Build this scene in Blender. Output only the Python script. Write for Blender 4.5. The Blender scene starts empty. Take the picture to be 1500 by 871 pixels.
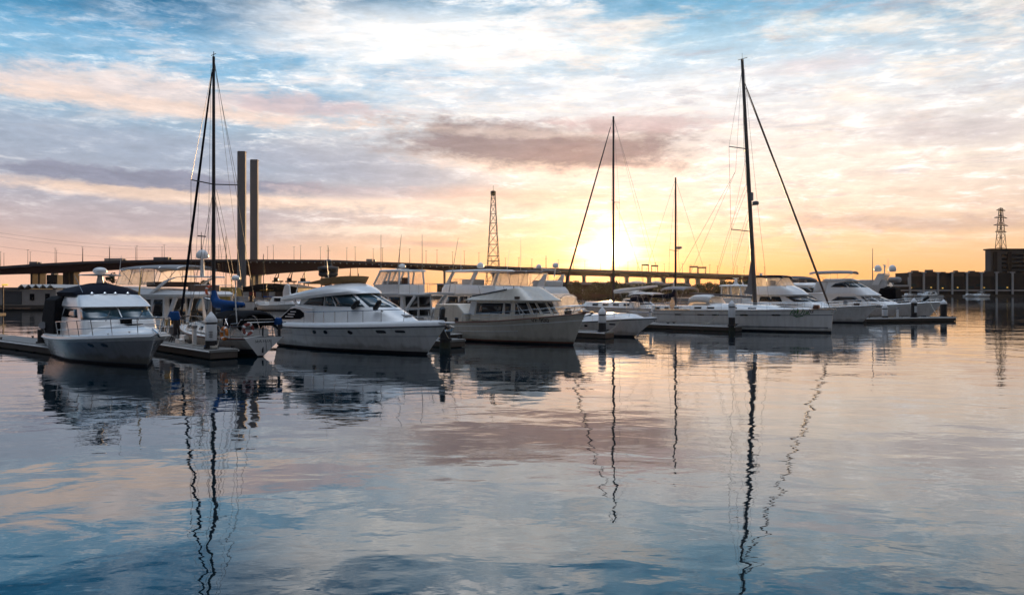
import bpy, bmesh, math, random
from mathutils import Vector, Matrix
R = math.radians
sc = bpy.context.scene
COL = sc.collection
V = Vector
random.seed(7)

# ------------------------------------------------------------------ materials
def lin(r, g, b):
    def c(x):
        x /= 255.0
        return x / 12.92 if x <= 0.04045 else ((x + 0.055) / 1.055) ** 2.4
    return (c(r), c(g), c(b))

MATS = {}
def mat(name, col, rough=0.5, metal=0.0, coat=0.0, var=0.12, scale=1.5, bump=0.0, bscale=30.0, streak=0.0, spec=0.5, scum=0.0):
    m = bpy.data.materials.new(name); m.use_nodes = True
    nt = m.node_tree; b = nt.nodes['Principled BSDF']
    b.inputs['Roughness'].default_value = rough
    b.inputs['Metallic'].default_value = metal
    b.inputs['Coat Weight'].default_value = coat
    b.inputs['Coat Roughness'].default_value = 0.08
    b.inputs['Specular IOR Level'].default_value = spec
    tc = nt.nodes.new('ShaderNodeTexCoord')
    n = nt.nodes.new('ShaderNodeTexNoise'); n.inputs['Scale'].default_value = scale
    n.inputs['Detail'].default_value = 6; n.inputs['Roughness'].default_value = 0.65
    nt.links.new(tc.outputs['Object'], n.inputs['Vector'])
    mix = nt.nodes.new('ShaderNodeMix'); mix.data_type = 'RGBA'
    c = V(col)
    mix.inputs[6].default_value = (*(c * (1 - var * 1.6)), 1); mix.inputs[7].default_value = (*[min(x, .95) for x in c * (1 + var)], 1)
    nt.links.new(n.outputs['Fac'], mix.inputs[0])
    out = mix.outputs[2]
    if streak > 0:
        mp = nt.nodes.new('ShaderNodeMapping'); mp.inputs['Scale'].default_value = (2.2, 2.2, 0.22)
        nt.links.new(tc.outputs['Object'], mp.inputs['Vector'])
        n2 = nt.nodes.new('ShaderNodeTexNoise'); n2.inputs['Scale'].default_value = 1.6; n2.inputs['Detail'].default_value = 7
        nt.links.new(mp.outputs[0], n2.inputs['Vector'])
        mr = nt.nodes.new('ShaderNodeMapRange'); mr.inputs[1].default_value = .45; mr.inputs[2].default_value = .75
        mr.inputs[3].default_value = 0; mr.inputs[4].default_value = streak
        nt.links.new(n2.outputs['Fac'], mr.inputs[0])
        mx = nt.nodes.new('ShaderNodeMix'); mx.data_type = 'RGBA'
        mx.inputs[7].default_value = (c[0] * .42, c[1] * .36, c[2] * .28, 1)
        nt.links.new(mr.outputs[0], mx.inputs[0]); nt.links.new(out, mx.inputs[6]); out = mx.outputs[2]
    if scum > 0:
        sp = nt.nodes.new('ShaderNodeSeparateXYZ'); nt.links.new(tc.outputs['Object'], sp.inputs[0])
        n4 = nt.nodes.new('ShaderNodeTexNoise'); n4.inputs['Scale'].default_value = 1.1; n4.inputs['Detail'].default_value = 8; nt.links.new(tc.outputs['Object'], n4.inputs['Vector'])
        hh = nt.nodes.new('ShaderNodeMath'); hh.operation = 'MULTIPLY_ADD'; hh.inputs[1].default_value = -.75; nt.links.new(n4.outputs['Fac'], hh.inputs[0]); nt.links.new(sp.outputs[2], hh.inputs[2])
        ms = nt.nodes.new('ShaderNodeMapRange'); ms.interpolation_type = 'SMOOTHSTEP'; ms.inputs[1].default_value = .16; ms.inputs[2].default_value = -.12; ms.inputs[3].default_value = 0; ms.inputs[4].default_value = scum
        nt.links.new(hh.outputs[0], ms.inputs[0])
        mz_ = nt.nodes.new('ShaderNodeMix'); mz_.data_type = 'RGBA'; mz_.inputs[7].default_value = (.13, .11, .07, 1)
        nt.links.new(ms.outputs[0], mz_.inputs[0]); nt.links.new(out, mz_.inputs[6]); out = mz_.outputs[2]
    nt.links.new(out, b.inputs['Base Color'])
    rr = nt.nodes.new('ShaderNodeMapRange'); rr.inputs[3].default_value = rough * .8; rr.inputs[4].default_value = min(1, rough * 1.25)
    nt.links.new(n.outputs['Fac'], rr.inputs[0]); nt.links.new(rr.outputs[0], b.inputs['Roughness'])
    if bump > 0:
        n3 = nt.nodes.new('ShaderNodeTexNoise'); n3.inputs['Scale'].default_value = bscale; n3.inputs['Detail'].default_value = 4
        nt.links.new(tc.outputs['Object'], n3.inputs['Vector'])
        bp = nt.nodes.new('ShaderNodeBump'); bp.inputs['Strength'].default_value = bump; bp.inputs['Distance'].default_value = .03
        nt.links.new(n3.outputs['Fac'], bp.inputs['Height']); nt.links.new(bp.outputs[0], b.inputs['Normal'])
    MATS[name] = m
    return m

def clear_mat(name, tint, alpha, rough=0.05, trans=.6):
    m = bpy.data.materials.new(name); m.use_nodes = True
    nt = m.node_tree; b = nt.nodes['Principled BSDF']
    b.inputs['Base Color'].default_value = (*tint, 1); b.inputs['Roughness'].default_value = rough
    tr = nt.nodes.new('ShaderNodeBsdfTransparent'); mx = nt.nodes.new('ShaderNodeMixShader')
    tl = nt.nodes.new('ShaderNodeBsdfTranslucent'); tl.inputs[0].default_value = (*tint, 1); m2 = nt.nodes.new('ShaderNodeMixShader'); m2.inputs[0].default_value = trans
    nt.links.new(b.outputs[0], m2.inputs[1]); nt.links.new(tl.outputs[0], m2.inputs[2])
    tc = nt.nodes.new('ShaderNodeTexCoord'); n = nt.nodes.new('ShaderNodeTexNoise'); n.inputs['Scale'].default_value = 3
    nt.links.new(tc.outputs['Object'], n.inputs['Vector'])
    mr = nt.nodes.new('ShaderNodeMapRange'); mr.inputs[3].default_value = alpha * .6; mr.inputs[4].default_value = min(1, alpha * 1.4)
    nt.links.new(n.outputs['Fac'], mr.inputs[0]); nt.links.new(mr.outputs[0], mx.inputs[0])
    nt.links.new(tr.outputs[0], mx.inputs[1]); nt.links.new(m2.outputs[0], mx.inputs[2])
    nt.links.new(mx.outputs[0], nt.nodes['Material Output'].inputs[0])
    MATS[name] = m
    return m

def emit_mat(name, col, s):
    m = bpy.data.materials.new(name); m.use_nodes = True
    b = m.node_tree.nodes['Principled BSDF']
    b.inputs['Base Color'].default_value = (*col, 1); b.inputs['Emission Color'].default_value = (*col, 1)
    b.inputs['Emission Strength'].default_value = s
    MATS[name] = m
    return m

gel = mat('white gelcoat', (.80, .80, .79), .22, coat=.4, var=.04, scale=.8, streak=.10)
gelh = mat('hull gelcoat', (.72, .70, .67), .2, coat=.5, var=.07, scale=.7, streak=.30, scum=.45)
cream = mat('cream hull paint', (.56, .51, .43), .3, coat=.3, var=.08, scale=.8, streak=.32, scum=.5)
greyh = mat('pale grey hull paint', (.50, .49, .48), .3, coat=.3, var=.08, scale=.8, streak=.35, scum=.5)
greyshade = mat('hull shade grey with scum', (.26, .26, .27), .25, coat=.3, var=.08, scale=.8, streak=.3, scum=.7)
deckm = mat('nonskid deck', (.66, .66, .64), .6, var=.08, scale=2, bump=.3, bscale=60)
teak = mat('weathered teak', (.26, .16, .09), .6, var=.25, scale=4, bump=.2)
varn = mat('varnished timber', (.16, .06, .03), .35, coat=.4, var=.25, scale=4)
navy = mat('navy canvas', (.010, .012, .022), .85, var=.3, scale=3, bump=.5, spec=.12, bscale=5)
black = mat('black canvas', (.009, .009, .011), .85, var=.3, scale=3, bump=.5, spec=.12, bscale=4)
bluec = mat('blue sail cover', (.012, .060, .20), .8, var=.3, scale=3, bump=.6, spec=.12, bscale=6)
tan = mat('tan canvas', (.34, .22, .11), .8, var=.2, scale=3, bump=.4, spec=.12, bscale=6)
greyc = mat('grey canvas', (.30, .30, .31), .8, var=.15, scale=3, bump=.4, spec=.12, bscale=6)
whitec = mat('white canvas', (.70, .69, .67), .75, var=.1, scale=3, bump=.4, spec=.12, bscale=6)
glass = mat('dark tinted glass', (.012, .014, .016), .04, var=.2, scale=.6, spec=.6)
glassb = mat('blue tinted glass', (.02, .05, .065), .04, var=.3, scale=.5, spec=.9)
clear = clear_mat('clear vinyl', (.85, .80, .74), .38, .12, .75)
clearg = clear_mat('thin clear glass', (.5, .5, .5), .22, .03, .5)
steel = mat('polished stainless steel', (.62, .62, .62), .2, metal=1, var=.08)
alum = mat('mast aluminium', (.13, .12, .115), .45, metal=.4, var=.12, scale=2)
darkm = mat('dark metal', (.035, .035, .04), .45, metal=.3, var=.2)
wire = mat('rigging wire', (.12, .12, .12), .4, metal=.7, var=.1)
rubber = mat('black rubber', (.012, .012, .013), .55, var=.25)
anti = mat('dark antifouling paint', (.018, .017, .022), .7, var=.3, scale=2)
stripe_shade = mat('dark blue stripe and hull shade', (.03, .035, .055), .35, var=.1)  # stripe paint, and the shadow colour low on the grey sailboat
redb = mat('dull red paint', (.24, .05, .035), .55, var=.2)
orange = mat('orange foam', (.55, .17, .02), .55, var=.2)
yellow = mat('yellow paint and sun gold', (.36, .23, .05), .5, var=.12)  # also the gold sunlight coloured onto a rod and the workboat
plast = mat('white plastic', (.74, .74, .73), .35, var=.05)
gplast = mat('grey plastic', (.22, .22, .23), .5, var=.12)
seat = mat('brown vinyl', (.10, .06, .045), .5, var=.2)
conc = mat('pontoon concrete', (.19, .185, .175), .8, var=.25, scale=2.5, bump=.4, bscale=20)
dockt = mat('dock fascia timber', (.09, .07, .055), .75, var=.3, scale=3, bump=.4)
pilem = mat('tarred pile', (.022, .020, .022), .6, var=.4, scale=3, bump=.4, bscale=12)
pilew = mat('pile sleeve', (.66, .67, .68), .4, var=.1, scale=4, streak=.25)
weed = mat('weed and barnacles', (.035, .04, .025), .85, var=.5, scale=9, bump=.8, bscale=30)
rope = mat('old rope', (.42, .38, .32), .9, var=.2, scale=8)
concrete = mat('bridge concrete', (.20, .20, .21), .8, var=.12, scale=.05, streak=.0)
girder = mat('bridge girder', (.085, .040, .038), .8, var=.15, scale=.05)
parapet = mat('bridge parapet', (.09, .085, .10), .7, var=.15, scale=.1)
polem = mat('lamp pole steel', (.10, .09, .09), .6, metal=.4, var=.1)
shedw = mat('pale shed cladding', (.44, .40, .37), .7, var=.12, scale=.4, streak=.15)
shedd = mat('dark shed cladding', (.022, .017, .016), .7, var=.3, scale=.2)
shedg = mat('grey shed cladding', (.10, .10, .105), .7, var=.15, scale=.3)
framew = mat('pale steel frame', (.45, .44, .43), .6, var=.08, scale=.3)
brick = mat('brown masonry', (.08, .055, .045), .8, var=.2, scale=.4)
bark = mat('bark', (.06, .045, .035), .9, var=.3)
leafm = mat('dark foliage', (.040, .050, .022), .8, var=.45, scale=.6)
leafl = mat('olive foliage', (.065, .070, .030), .8, var=.45, scale=.6)
soil = mat('dark bank soil', (.07, .06, .05), .9, var=.3, scale=.05)
graphg = mat('green vinyl lettering', (.04, .17, .035), .5, var=.2)
graphk = mat('dark vinyl lettering', (.02, .02, .024), .5, var=.1)
regm = mat('brown lettering', (.055, .03, .02), .5, var=.1)
solarm = mat('solar cell panel', (.10, .16, .20), .12, var=.1, scale=2, spec=.8)
skin_o = mat('orange life ring cover', (.62, .10, .03), .6, var=.15)
lampy = emit_mat('yellow lamp glow', (1, .62, .12), .7)

# ------------------------------------------------------------------ mesh building
class MB:
    def __init__(s):
        s.v = []; s.f = []; s.m = []
    def add(s, vs, fs, mi=0):
        o = len(s.v)
        s.v += [tuple(p) for p in vs]
        for f in fs:
            s.f.append(tuple(o + i for i in f)); s.m.append(mi)
        return s
    def grid(s, rows, mi=0, closed=False):
        n = len(rows[0]); vs = [p for r in rows for p in r]; fs = []
        for i in range(len(rows) - 1):
            for j in range(n if closed else n - 1):
                k = (j + 1) % n
                fs.append((i * n + j, i * n + k, (i + 1) * n + k, (i + 1) * n + j))
        return s.add(vs, fs, mi)
    def box(s, c, d, mi=0, rz=0.0, ry=0.0, rx=0.0, top=1.0):
        M = Matrix.Translation(c) @ Matrix.Rotation(rz, 4, 'Z') @ Matrix.Rotation(ry, 4, 'Y') @ Matrix.Rotation(rx, 4, 'X')
        vs = []
        for z in (-.5, .5):
            k = top if z > 0 else 1.0
            for x, y in ((-.5, -.5), (.5, -.5), (.5, .5), (-.5, .5)):
                vs.append(M @ V((x * d[0] * k, y * d[1] * k, z * d[2])))
        return s.add(vs, [(0, 3, 2, 1), (4, 5, 6, 7), (0, 1, 5, 4), (1, 2, 6, 5), (2, 3, 7, 6), (3, 0, 4, 7)], mi)
    def bar(s, a, b, w, h, mi=0, up=(0, 0, 1)):
        a = V(a); b = V(b); d = (b - a).normalized(); up = V(up)
        x = d.cross(up)
        if x.length < 1e-4: x = d.cross(V((1, 0, 0)))
        x.normalize(); u = x.cross(d)
        vs = [p + x * sx * w / 2 + u * sz * h / 2 for p in (a, b) for sx, sz in ((-1, -1), (1, -1), (1, 1), (-1, 1))]
        return s.add(vs, [(0, 1, 2, 3), (4, 7, 6, 5), (0, 4, 5, 1), (1, 5, 6, 2), (2, 6, 7, 3), (3, 7, 4, 0)], mi)
    def tube(s, pts, r, n=6, mi=0, closed=False, ax=None):
        pts = [V(p) for p in pts]; N = len(pts)
        rr = r if isinstance(r, (list, tuple)) else [r] * N
        rows = []; prev = None
        for i, p in enumerate(pts):
            a = pts[i - 1] if (i > 0 or closed) else p
            b = pts[(i + 1) % N] if (i < N - 1 or closed) else p
            d = (b - a).normalized()
            if prev is None:
                x = d.cross(V((0, 0, 1)))
                if x.length < 1e-3: x = d.cross(V((1, 0, 0)))
            else:
                x = prev - d * prev.dot(d)
                if x.length < 1e-4: x = d.cross(V((0, 0, 1)))
            x.normalize(); prev = x; y = d.cross(x)
            rows.append([p + (x * math.cos(6.28318 * k / n) + y * math.sin(6.28318 * k / n)) * rr[i] for k in range(n)])
        if closed: rows.append(rows[0])
        s.grid(rows, mi, True)
        if not closed:
            o = len(s.v)
            s.v += [tuple(p) for p in rows[0]] + [tuple(p) for p in rows[-1]]
            s.f += [tuple(o + k for k in range(n))[::-1], tuple(o + n + k for k in range(n))]; s.m += [mi, mi]
        return s
    def lathe(s, prof, c=(0, 0, 0), n=14, mi=0, M=None):
        M = M or Matrix.Translation(c); rows = []
        for r, z in prof:
            rows.append([M @ V((r * math.cos(6.28318 * k / n), r * math.sin(6.28318 * k / n), z)) for k in range(n)])
        s.grid(rows, mi, True)
        o = len(s.v); s.v += [tuple(p) for p in rows[0]] + [tuple(p) for p in rows[-1]]
        s.f += [tuple(o + k for k in range(n))[::-1], tuple(o + n + k for k in range(n))]; s.m += [mi, mi]
        return s
    def prism(s, poly, d, mi=0):
        n = len(poly); d = V(d); a = [V(p) for p in poly]; b = [p + d for p in a]
        fs = [tuple(range(n))[::-1], tuple(range(n, 2 * n))] + [(i, (i + 1) % n, n + (i + 1) % n, n + i) for i in range(n)]
        return s.add(a + b, fs, mi)
    def build(s, name, mats, parent=None, smooth=True, bevel=0.0, ang=38, solid=0.0):
        me = bpy.data.meshes.new(name)
        me.from_pydata(s.v, [], s.f)
        if not isinstance(mats, (list, tuple)): mats = [mats]
        for m in mats: me.materials.append(m)
        if len(mats) > 1: me.polygons.foreach_set('material_index', s.m)
        bm = bmesh.new(); bm.from_mesh(me)
        bmesh.ops.remove_doubles(bm, verts=bm.verts, dist=1e-5)
        bmesh.ops.recalc_face_normals(bm, faces=bm.faces)
        bm.to_mesh(me); bm.free()
        if smooth:
            me.polygons.foreach_set('use_smooth', [True] * len(me.polygons)); me.set_sharp_from_angle(angle=R(ang))
        me.update()
        o = bpy.data.objects.new(name, me); COL.objects.link(o)
        if parent is not None: o.parent = parent
        if solid:
            md = o.modifiers.new('thick', 'SOLIDIFY'); md.thickness = solid; md.offset = 0
        if bevel:
            md = o.modifiers.new('bevel', 'BEVEL'); md.width = bevel; md.segments = 2; md.limit_method = 'ANGLE'
        return o

def tag(o, label, cat, group=None, kind=None):
    if label: o['label'] = label
    if cat: o['category'] = cat
    if group: o['group'] = group
    if kind: o['kind'] = kind
    return o

def thing(name, label, cat, loc=(0, 0, 0), deg=0, group=None):
    o = bpy.data.objects.new(name, None); COL.objects.link(o); o.empty_display_size = .3
    o.location = loc; o.rotation_euler = (0, 0, R(deg))
    return tag(o, label, cat, group)

def copy_tree(o, parent=None):
    c = o.copy(); COL.objects.link(c)
    if parent is not None: c.parent = parent
    for ch in list(o.children): copy_tree(ch, c)
    return c

def mtx(root):
    return Matrix.Translation(root.location) @ root.rotation_euler.to_matrix().to_4x4()
def at(root, p):
    return mtx(root) @ V(p)

# camera constants (photograph 1500 wide: focal length 1100 px, horizon 427, eye 3.5 m above the water)
FP, HZ, EYE = 1100.0, 427.0, 3.5

# ------------------------------------------------------------------ boat lofts
class Hull:
    def __init__(s, L, B, fs, fb, ov=1.3, tm=.38, sb=.9, wl=.86, fine=1.5, full=2.5, flare=1.6, p=2.0, so=0.0, wsb=None, dip=0.0):
        s.__dict__.update(L=L, B=B, fs=fs, fb=fb, ov=ov, tm=tm, sb=sb, wl=wl, fine=fine, full=full, flare=flare, p=p, so=so, dip=dip)
        s.wsb = sb if wsb is None else wsb
    def zs(s, t): return s.fs + (s.fb - s.fs) * t ** s.p - s.dip * math.sin(math.pi * min(1, t * 1.3)) 
    def _f(s, t, sb, n):
        if t < s.tm:
            q = t / s.tm; q = q * (2 - q); return sb + (1 - sb) * q
        q = (t - s.tm) / (1 - s.tm); return max(0.0, 1 - q ** n)
    def bd(s, t): return s.B / 2 * s._f(t, s.sb, s.full) + .03
    def bw(s, t): return s.B / 2 * s.wl * s._f(t, s.wsb, s.fine) + .02
    def y(s, t, z):
        v = z / s.zs(t)
        if v < 0: return s.bw(t) * max(.05, 1 + v * 1.3)
        f = 1 + (s.flare - 1) * t
        return s.bw(t) + (s.bd(t) - s.bw(t)) * min(v, 1.2) ** f
    def x(s, t, z):
        v = z / s.zs(t)
        return t * s.L + s.ov * t ** 5 * v + s.so * (1 - t) ** 6 * v
    def pt(s, t, z, sd=1): return V((s.x(t, z), sd * s.y(t, z), z))
    def edge(s, t, sd=1, dz=0.0, inset=0.0):
        z = s.zs(t); p = s.pt(t, z, sd)
        p.y -= sd * min(inset, max(0, abs(p.y) - .02)); p.z += dz
        if t > .97: p.x -= inset * (t - .97) / .03
        return p
    def t_at(s, x, z=None):
        a, b = 0.0, 1.0
        for _ in range(40):
            m = (a + b) / 2
            if s.x(m, s.zs(m) if z is None else z) < x: a = m
            else: b = m
        return a
    TS = [0, .04, .08, .15, .22, .3, .38, .46, .54, .62, .69, .75, .8, .85, .89, .925, .95, .97, .985, .995, 1.0]
    def parts(s, root, rows, bands, mats, deck=None, deckdz=-.02, camber=.08, rub=None, rubr=.04, rubdz=-.03, well=None, bul=0.0):
        """rows: list of ('z',h) or ('v',f); bands: material index of each strip."""
        mb = MB()
        def zz(t, r): return r[1] if r[0] == 'z' else s.zs(t) * r[1]
        allr = []
        for sd in (1, -1):
            g = [[s.pt(t, zz(t, r), sd) for t in s.TS] for r in rows]
            for i in range(len(rows) - 1): mb.grid(g[i:i + 2], bands[i])
            allr.append(g)
        for i in range(len(rows) - 1):
            a, b = allr[0][i], allr[0][i + 1]; c, d = allr[1][i], allr[1][i + 1]
            mb.add([a[0], b[0], d[0], c[0]], [(0, 1, 2, 3)], bands[i])
            mb.add([a[-1], b[-1], d[-1], c[-1]], [(0, 1, 2, 3)], bands[i])
        h = mb.build('hull', mats, root, ang=32)
        dk = MB(); rws = []
        for t in s.TS:
            e = s.edge(t, 1, deckdz - bul, .01 + bul * .15)
            rws.append([V((e.x, e.y * k, e.z + camber * (1 - k * k))) for k in (1, .75, .5, .25, 0, -.25, -.5, -.75, -1)])
        dk.grid(rws)
        d = dk.build('deck', deck or deckm, root)
        if rub:
            ts = s.TS
            path = [s.edge(t, 1, rubdz) + V((0, .012, 0)) for t in ts] + [s.edge(t, -1, rubdz) - V((0, .012, 0)) for t in reversed(ts)]
            MB().tube(path, rubr, 6).build('rub_rail', rub, root)
        return h, d
    def rail(s, root, t0, h=.65, inset=.12, n=9, mid=True, r=.018, lean=0.0, mat=None, name='bow_rail', t1=1.0, nose=0.0, h0=None):
        mb = MB(); K = 24
        def pp(t, sd, k):
            q = (t - t0) / (t1 - t0); hh = h if h0 is None else h0 + (h - h0) * min(1, q * 3)
            p = s.edge(t, sd, hh * k, inset); p.x += nose * max(0, t - .8) / .2 * k; p.y += sd * lean * k * (1 if t < .99 else 0)
            return p
        ts = [t0 + (t1 - t0) * i / K for i in range(K + 1)]
        a = [pp(t, 1, 1) for t in ts]; b = [pp(t, -1, 1) for t in ts]
        mb.tube([pp(t0, 1, 0)] + a + b[::-1] + [pp(t0, -1, 0)], r, 6)
        if mid:
            a = [pp(t, 1, .52) for t in ts]; b = [pp(t, -1, .52) for t in ts]
            mb.tube(a + b[::-1], r * .6, 5)
        for i in range(1, n + 1):
            t = t0 + (t1 - t0) * i / (n + .6)
            for sd in (1, -1): mb.tube([pp(t, sd, 0), pp(t, sd, 1)], r * .85, 5)
        return mb.build(name, mat or steel, root)
    def side_strip(s, root, name, m, t0, t1, z0, z1, sd=-1, off=.012, n=10):
        """a band of the topside between fractions z0..z1 of the sheer height, set a little proud"""
        mb = MB(); r0 = []; r1 = []; 
        for i in range(n + 1):
            t = t0 + (t1 - t0) * i / n
            for rr, zf in ((r0, z0), (r1, z1)):
                p = s.pt(t, s.zs(t) * zf, sd); p.y += sd * off; rr.append(p)
        mb.grid([r0, r1])
        return mb.build(name, m, root, solid=.012)
    def ports(s, root, xs, vf, w, h, m=None, sd=-1, name='porthole', rect=False):
        for x in xs:
            mb = MB(); t = s.t_at(x); z = s.zs(t) * vf
            t = s.t_at(x, z)
            ring = []
            nn = 14
            for k in range(nn):
                a = 6.28318 * k / nn
                c, q = math.cos(a), math.sin(a)
                if rect: c = math.copysign(abs(c) ** .4, c); q = math.copysign(abs(q) ** .4, q)
                zz = z + q * h / 2; tt = s.t_at(x + c * w / 2, zz)
                p = s.pt(tt, zz, sd); p.y += sd * .01; ring.append(p)
            out = [p + V((0, sd * .012, 0)) for p in ring]
            mb.add(ring + out, [tuple(range(nn, 2 * nn))] + [(k, (k + 1) % nn, nn + (k + 1) % nn, nn + k) for k in range(nn)])
            mb.build(name, m or glass, root, smooth=False)
    def decal(s, root, name, m, x0, vf, polys_uv, sd=-1, sx=1.0, off=.016):
        """flat outlines (u along the boat, w up) laid on the topside"""
        t = s.t_at(x0); z0 = s.zs(t) * vf; mb = MB()
        vs, fs = polys_uv; o = []
        for (u, w) in vs:
            zz = z0 + w; tt = s.t_at(x0 + u * sx, zz); p = s.pt(tt, zz, sd); p.y += sd * off; o.append(p)
        mb.add(o, fs)
        return mb.build(name, m, root, smooth=False)

def text_uv(txt, size, shear=0.0):
    cu = bpy.data.curves.new('lettering', 'FONT'); cu.body = txt; cu.size = size; cu.shear = shear
    ob = bpy.data.objects.new('lettering', cu); COL.objects.link(ob)
    bpy.context.view_layer.update()
    ev = ob.evaluated_get(bpy.context.evaluated_depsgraph_get()); me = ev.to_mesh()
    vs = [(v.co.x, v.co.y) for v in me.vertices]; fs = [tuple(p.vertices) for p in me.polygons]
    ev.to_mesh_clear(); bpy.data.objects.remove(ob); bpy.data.curves.remove(cu)
    return vs, fs

def LV(z, xa, xf, w, lf=1.0, n=2.4, wa=None, zf=None):
    return dict(z=z, xa=xa, xf=xf, w=w, lf=lf, n=n, wa=w if wa is None else wa, zf=z if zf is None else zf)

class House:
    """loft of plan outlines; u runs 0 (aft corner) .. .6 (start of nose) .. 1 (centre of front), v counts levels"""
    def __init__(s, lv, NS=10, NF=9): s.lv = lv; s.NS = NS; s.NF = NF
    def prm(s, v):
        v = max(0, min(len(s.lv) - 1, v)); i = min(int(v), len(s.lv) - 2); f = v - i
        a, b = s.lv[i], s.lv[i + 1]
        return {k: a[k] + (b[k] - a[k]) * f for k in a}
    def P(s, u, v, sd=1):
        q = s.prm(v)
        if u <= .6:
            k = u / .6; x = q['xa'] + (q['xf'] - q['lf'] - q['xa']) * k; y = q['wa'] + (q['w'] - q['wa']) * (1 - (1 - k) ** 2)
        else:
            a = (u - .6) / .4 * math.pi / 2
            x = q['xf'] - q['lf'] + q['lf'] * math.sin(a) ** (2 / q['n']); y = q['w'] * max(0, math.cos(a)) ** (2 / q['n'])
        z = q['z'] + (q['zf'] - q['z']) * (x - q['xa']) / max(.01, q['xf'] - q['xa'])
        return V((x, sd * y, z))
    def ux(s, x, v):
        q = s.prm(v); xs = q['xf'] - q['lf']
        if x <= xs: return max(0, .6 * (x - q['xa']) / (xs - q['xa']))
        k = min(1, (x - xs) / q['lf'])
        return .6 + .4 * math.asin(k ** (q['n'] / 2)) / (math.pi / 2)
    def ring(s, v):
        us = [.6 * i / s.NS for i in range(s.NS)] + [.6 + .4 * i / s.NF for i in range(s.NF + 1)]
        return [s.P(u, v, 1) for u in us] + [s.P(u, v, -1) for u in reversed(us[:-1])]
    def build(s, root, name, m, camber=.06, roof=True, floor=False, v0=None, v1=None, sub=1, bevel=0.0, ang=34):
        mb = MB(); n = len(s.lv) - 1
        vs = [i / sub for i in range(n * sub + 1)]
        rings = [s.ring(v) for v in vs]
        mb.grid(rings, 0, True)
        if roof: s.cap(mb, rings[-1], camber)
        if floor: s.cap(mb, rings[0], 0)
        return mb.build(name, m, root, bevel=bevel, ang=ang)
    def cap(s, mb, r, camber):
        n = len(r); h = n // 2; rows = []
        for i in range(h + 1):
            a = r[i]; b = r[n - 1 - i] if i <= h else a
            wmax = max(abs(p.y) for p in r)
            rows.append([a + (b - a) * k + V((0, 0, camber * (4 * k * (1 - k)) * min(1, abs(a.y) / wmax * 1.3))) for k in (0, .15, .3, .5, .7, .85, 1)])
        mb.grid(rows)
    def nrm(s, u, v, sd):
        e = .004
        u0, u1 = max(0, u - e), min(1, u + e); v0, v1 = max(0, v - .02), min(len(s.lv) - 1, v + .02)
        a = s.P(u1, v, sd) - s.P(u0, v, sd); b = s.P(u, v1, sd) - s.P(u, v0, sd)
        n = a.cross(b)
        if n.length < 1e-9: return V((1, 0, 0))
        n.normalize(); q = s.prm(v); c = V(((q['xa'] + q['xf'] - q['lf']) / 2, 0, 0)); p = s.P(u, v, sd)
        d = V((p.x - c.x, p.y, 0))
        if u <= .6: d = V((0, sd, 0))
        return n if n.dot(d) > 0 else -n
    def win(s, root, pairs, m=None, sd=-1, byx=True, off=.015, name='window', frame=None):
        """pairs: list of ((x|u, v),(x|u, v)) lower and upper ends"""
        mb = MB(); cols = []
        K = 4; H = 3
        for i in range(len(pairs) - 1):
            for k in range(K + (i == len(pairs) - 2)):
                f = k / K; c = []
                lo = [pairs[i][0][j] + (pairs[i + 1][0][j] - pairs[i][0][j]) * f for j in (0, 1)]
                hi = [pairs[i][1][j] + (pairs[i + 1][1][j] - pairs[i][1][j]) * f for j in (0, 1)]
                for h in range(H + 1):
                    g = h / H; x = lo[0] + (hi[0] - lo[0]) * g; v = lo[1] + (hi[1] - lo[1]) * g
                    u = s.ux(x, v) if byx else x
                    c.append(s.P(u, v, sd) + s.nrm(u, v, sd) * off)
                cols.append(c)
        mb.grid(cols)
        o = mb.build(name, m or glass, root, solid=.012)
        if frame:
            H1 = H; loop = [c[0] for c in cols] + [cols[-1][h] for h in range(1, H1)] + [c[H1] for c in reversed(cols)] + [cols[0][h] for h in range(H1 - 1, 0, -1)]
            MB().tube(loop, .02, 5, closed=True).build('frame', frame, o)
        return o

def canopy(root, name, m, x0, x1, w, z, cam=.22, drop=.12, zf=None, nx=8, ny=10, th=.03, bow=.06):
    """stretched sheet on hoops, bowed across and a little along"""
    rows = []; zf = z if zf is None else zf
    for i in range(nx + 1):
        q = i / nx; x = x0 + (x1 - x0) * q; r = []
        zz = z + (zf - z) * q + bow * math.sin(math.pi * q) - (.10 * (max(0, .12 - q) + max(0, q - .88)) / .12)
        for j in range(ny + 1):
            k = -1 + 2 * j / ny
            r.append(V((x, w * math.copysign(abs(k) ** .92, k), zz + cam * (1 - abs(k) ** 2.6) - drop * max(0, abs(k) - .9) / .1)))
        rows.append(r)
    mb = MB().grid(rows)
    return mb.build(name, m, root, solid=th)

def panel(root, name, m, a, b, c, d, sag=0.0, n=4, solid=.008):
    """bilinear panel a-b (bottom) d-c (top)"""
    a, b, c, d = map(V, (a, b, c, d)); rows = []
    nn = (b - a).cross(d - a).normalized()
    for i in range(n + 1):
        q = i / n; rows.append([(a.lerp(b, j / n)).lerp(d.lerp(c, j / n), q) + nn * sag * math.sin(math.pi * q) * math.sin(math.pi * j / n) for j in range(n + 1)])
    return MB().grid(rows).build(name, m, root, solid=solid)

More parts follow.
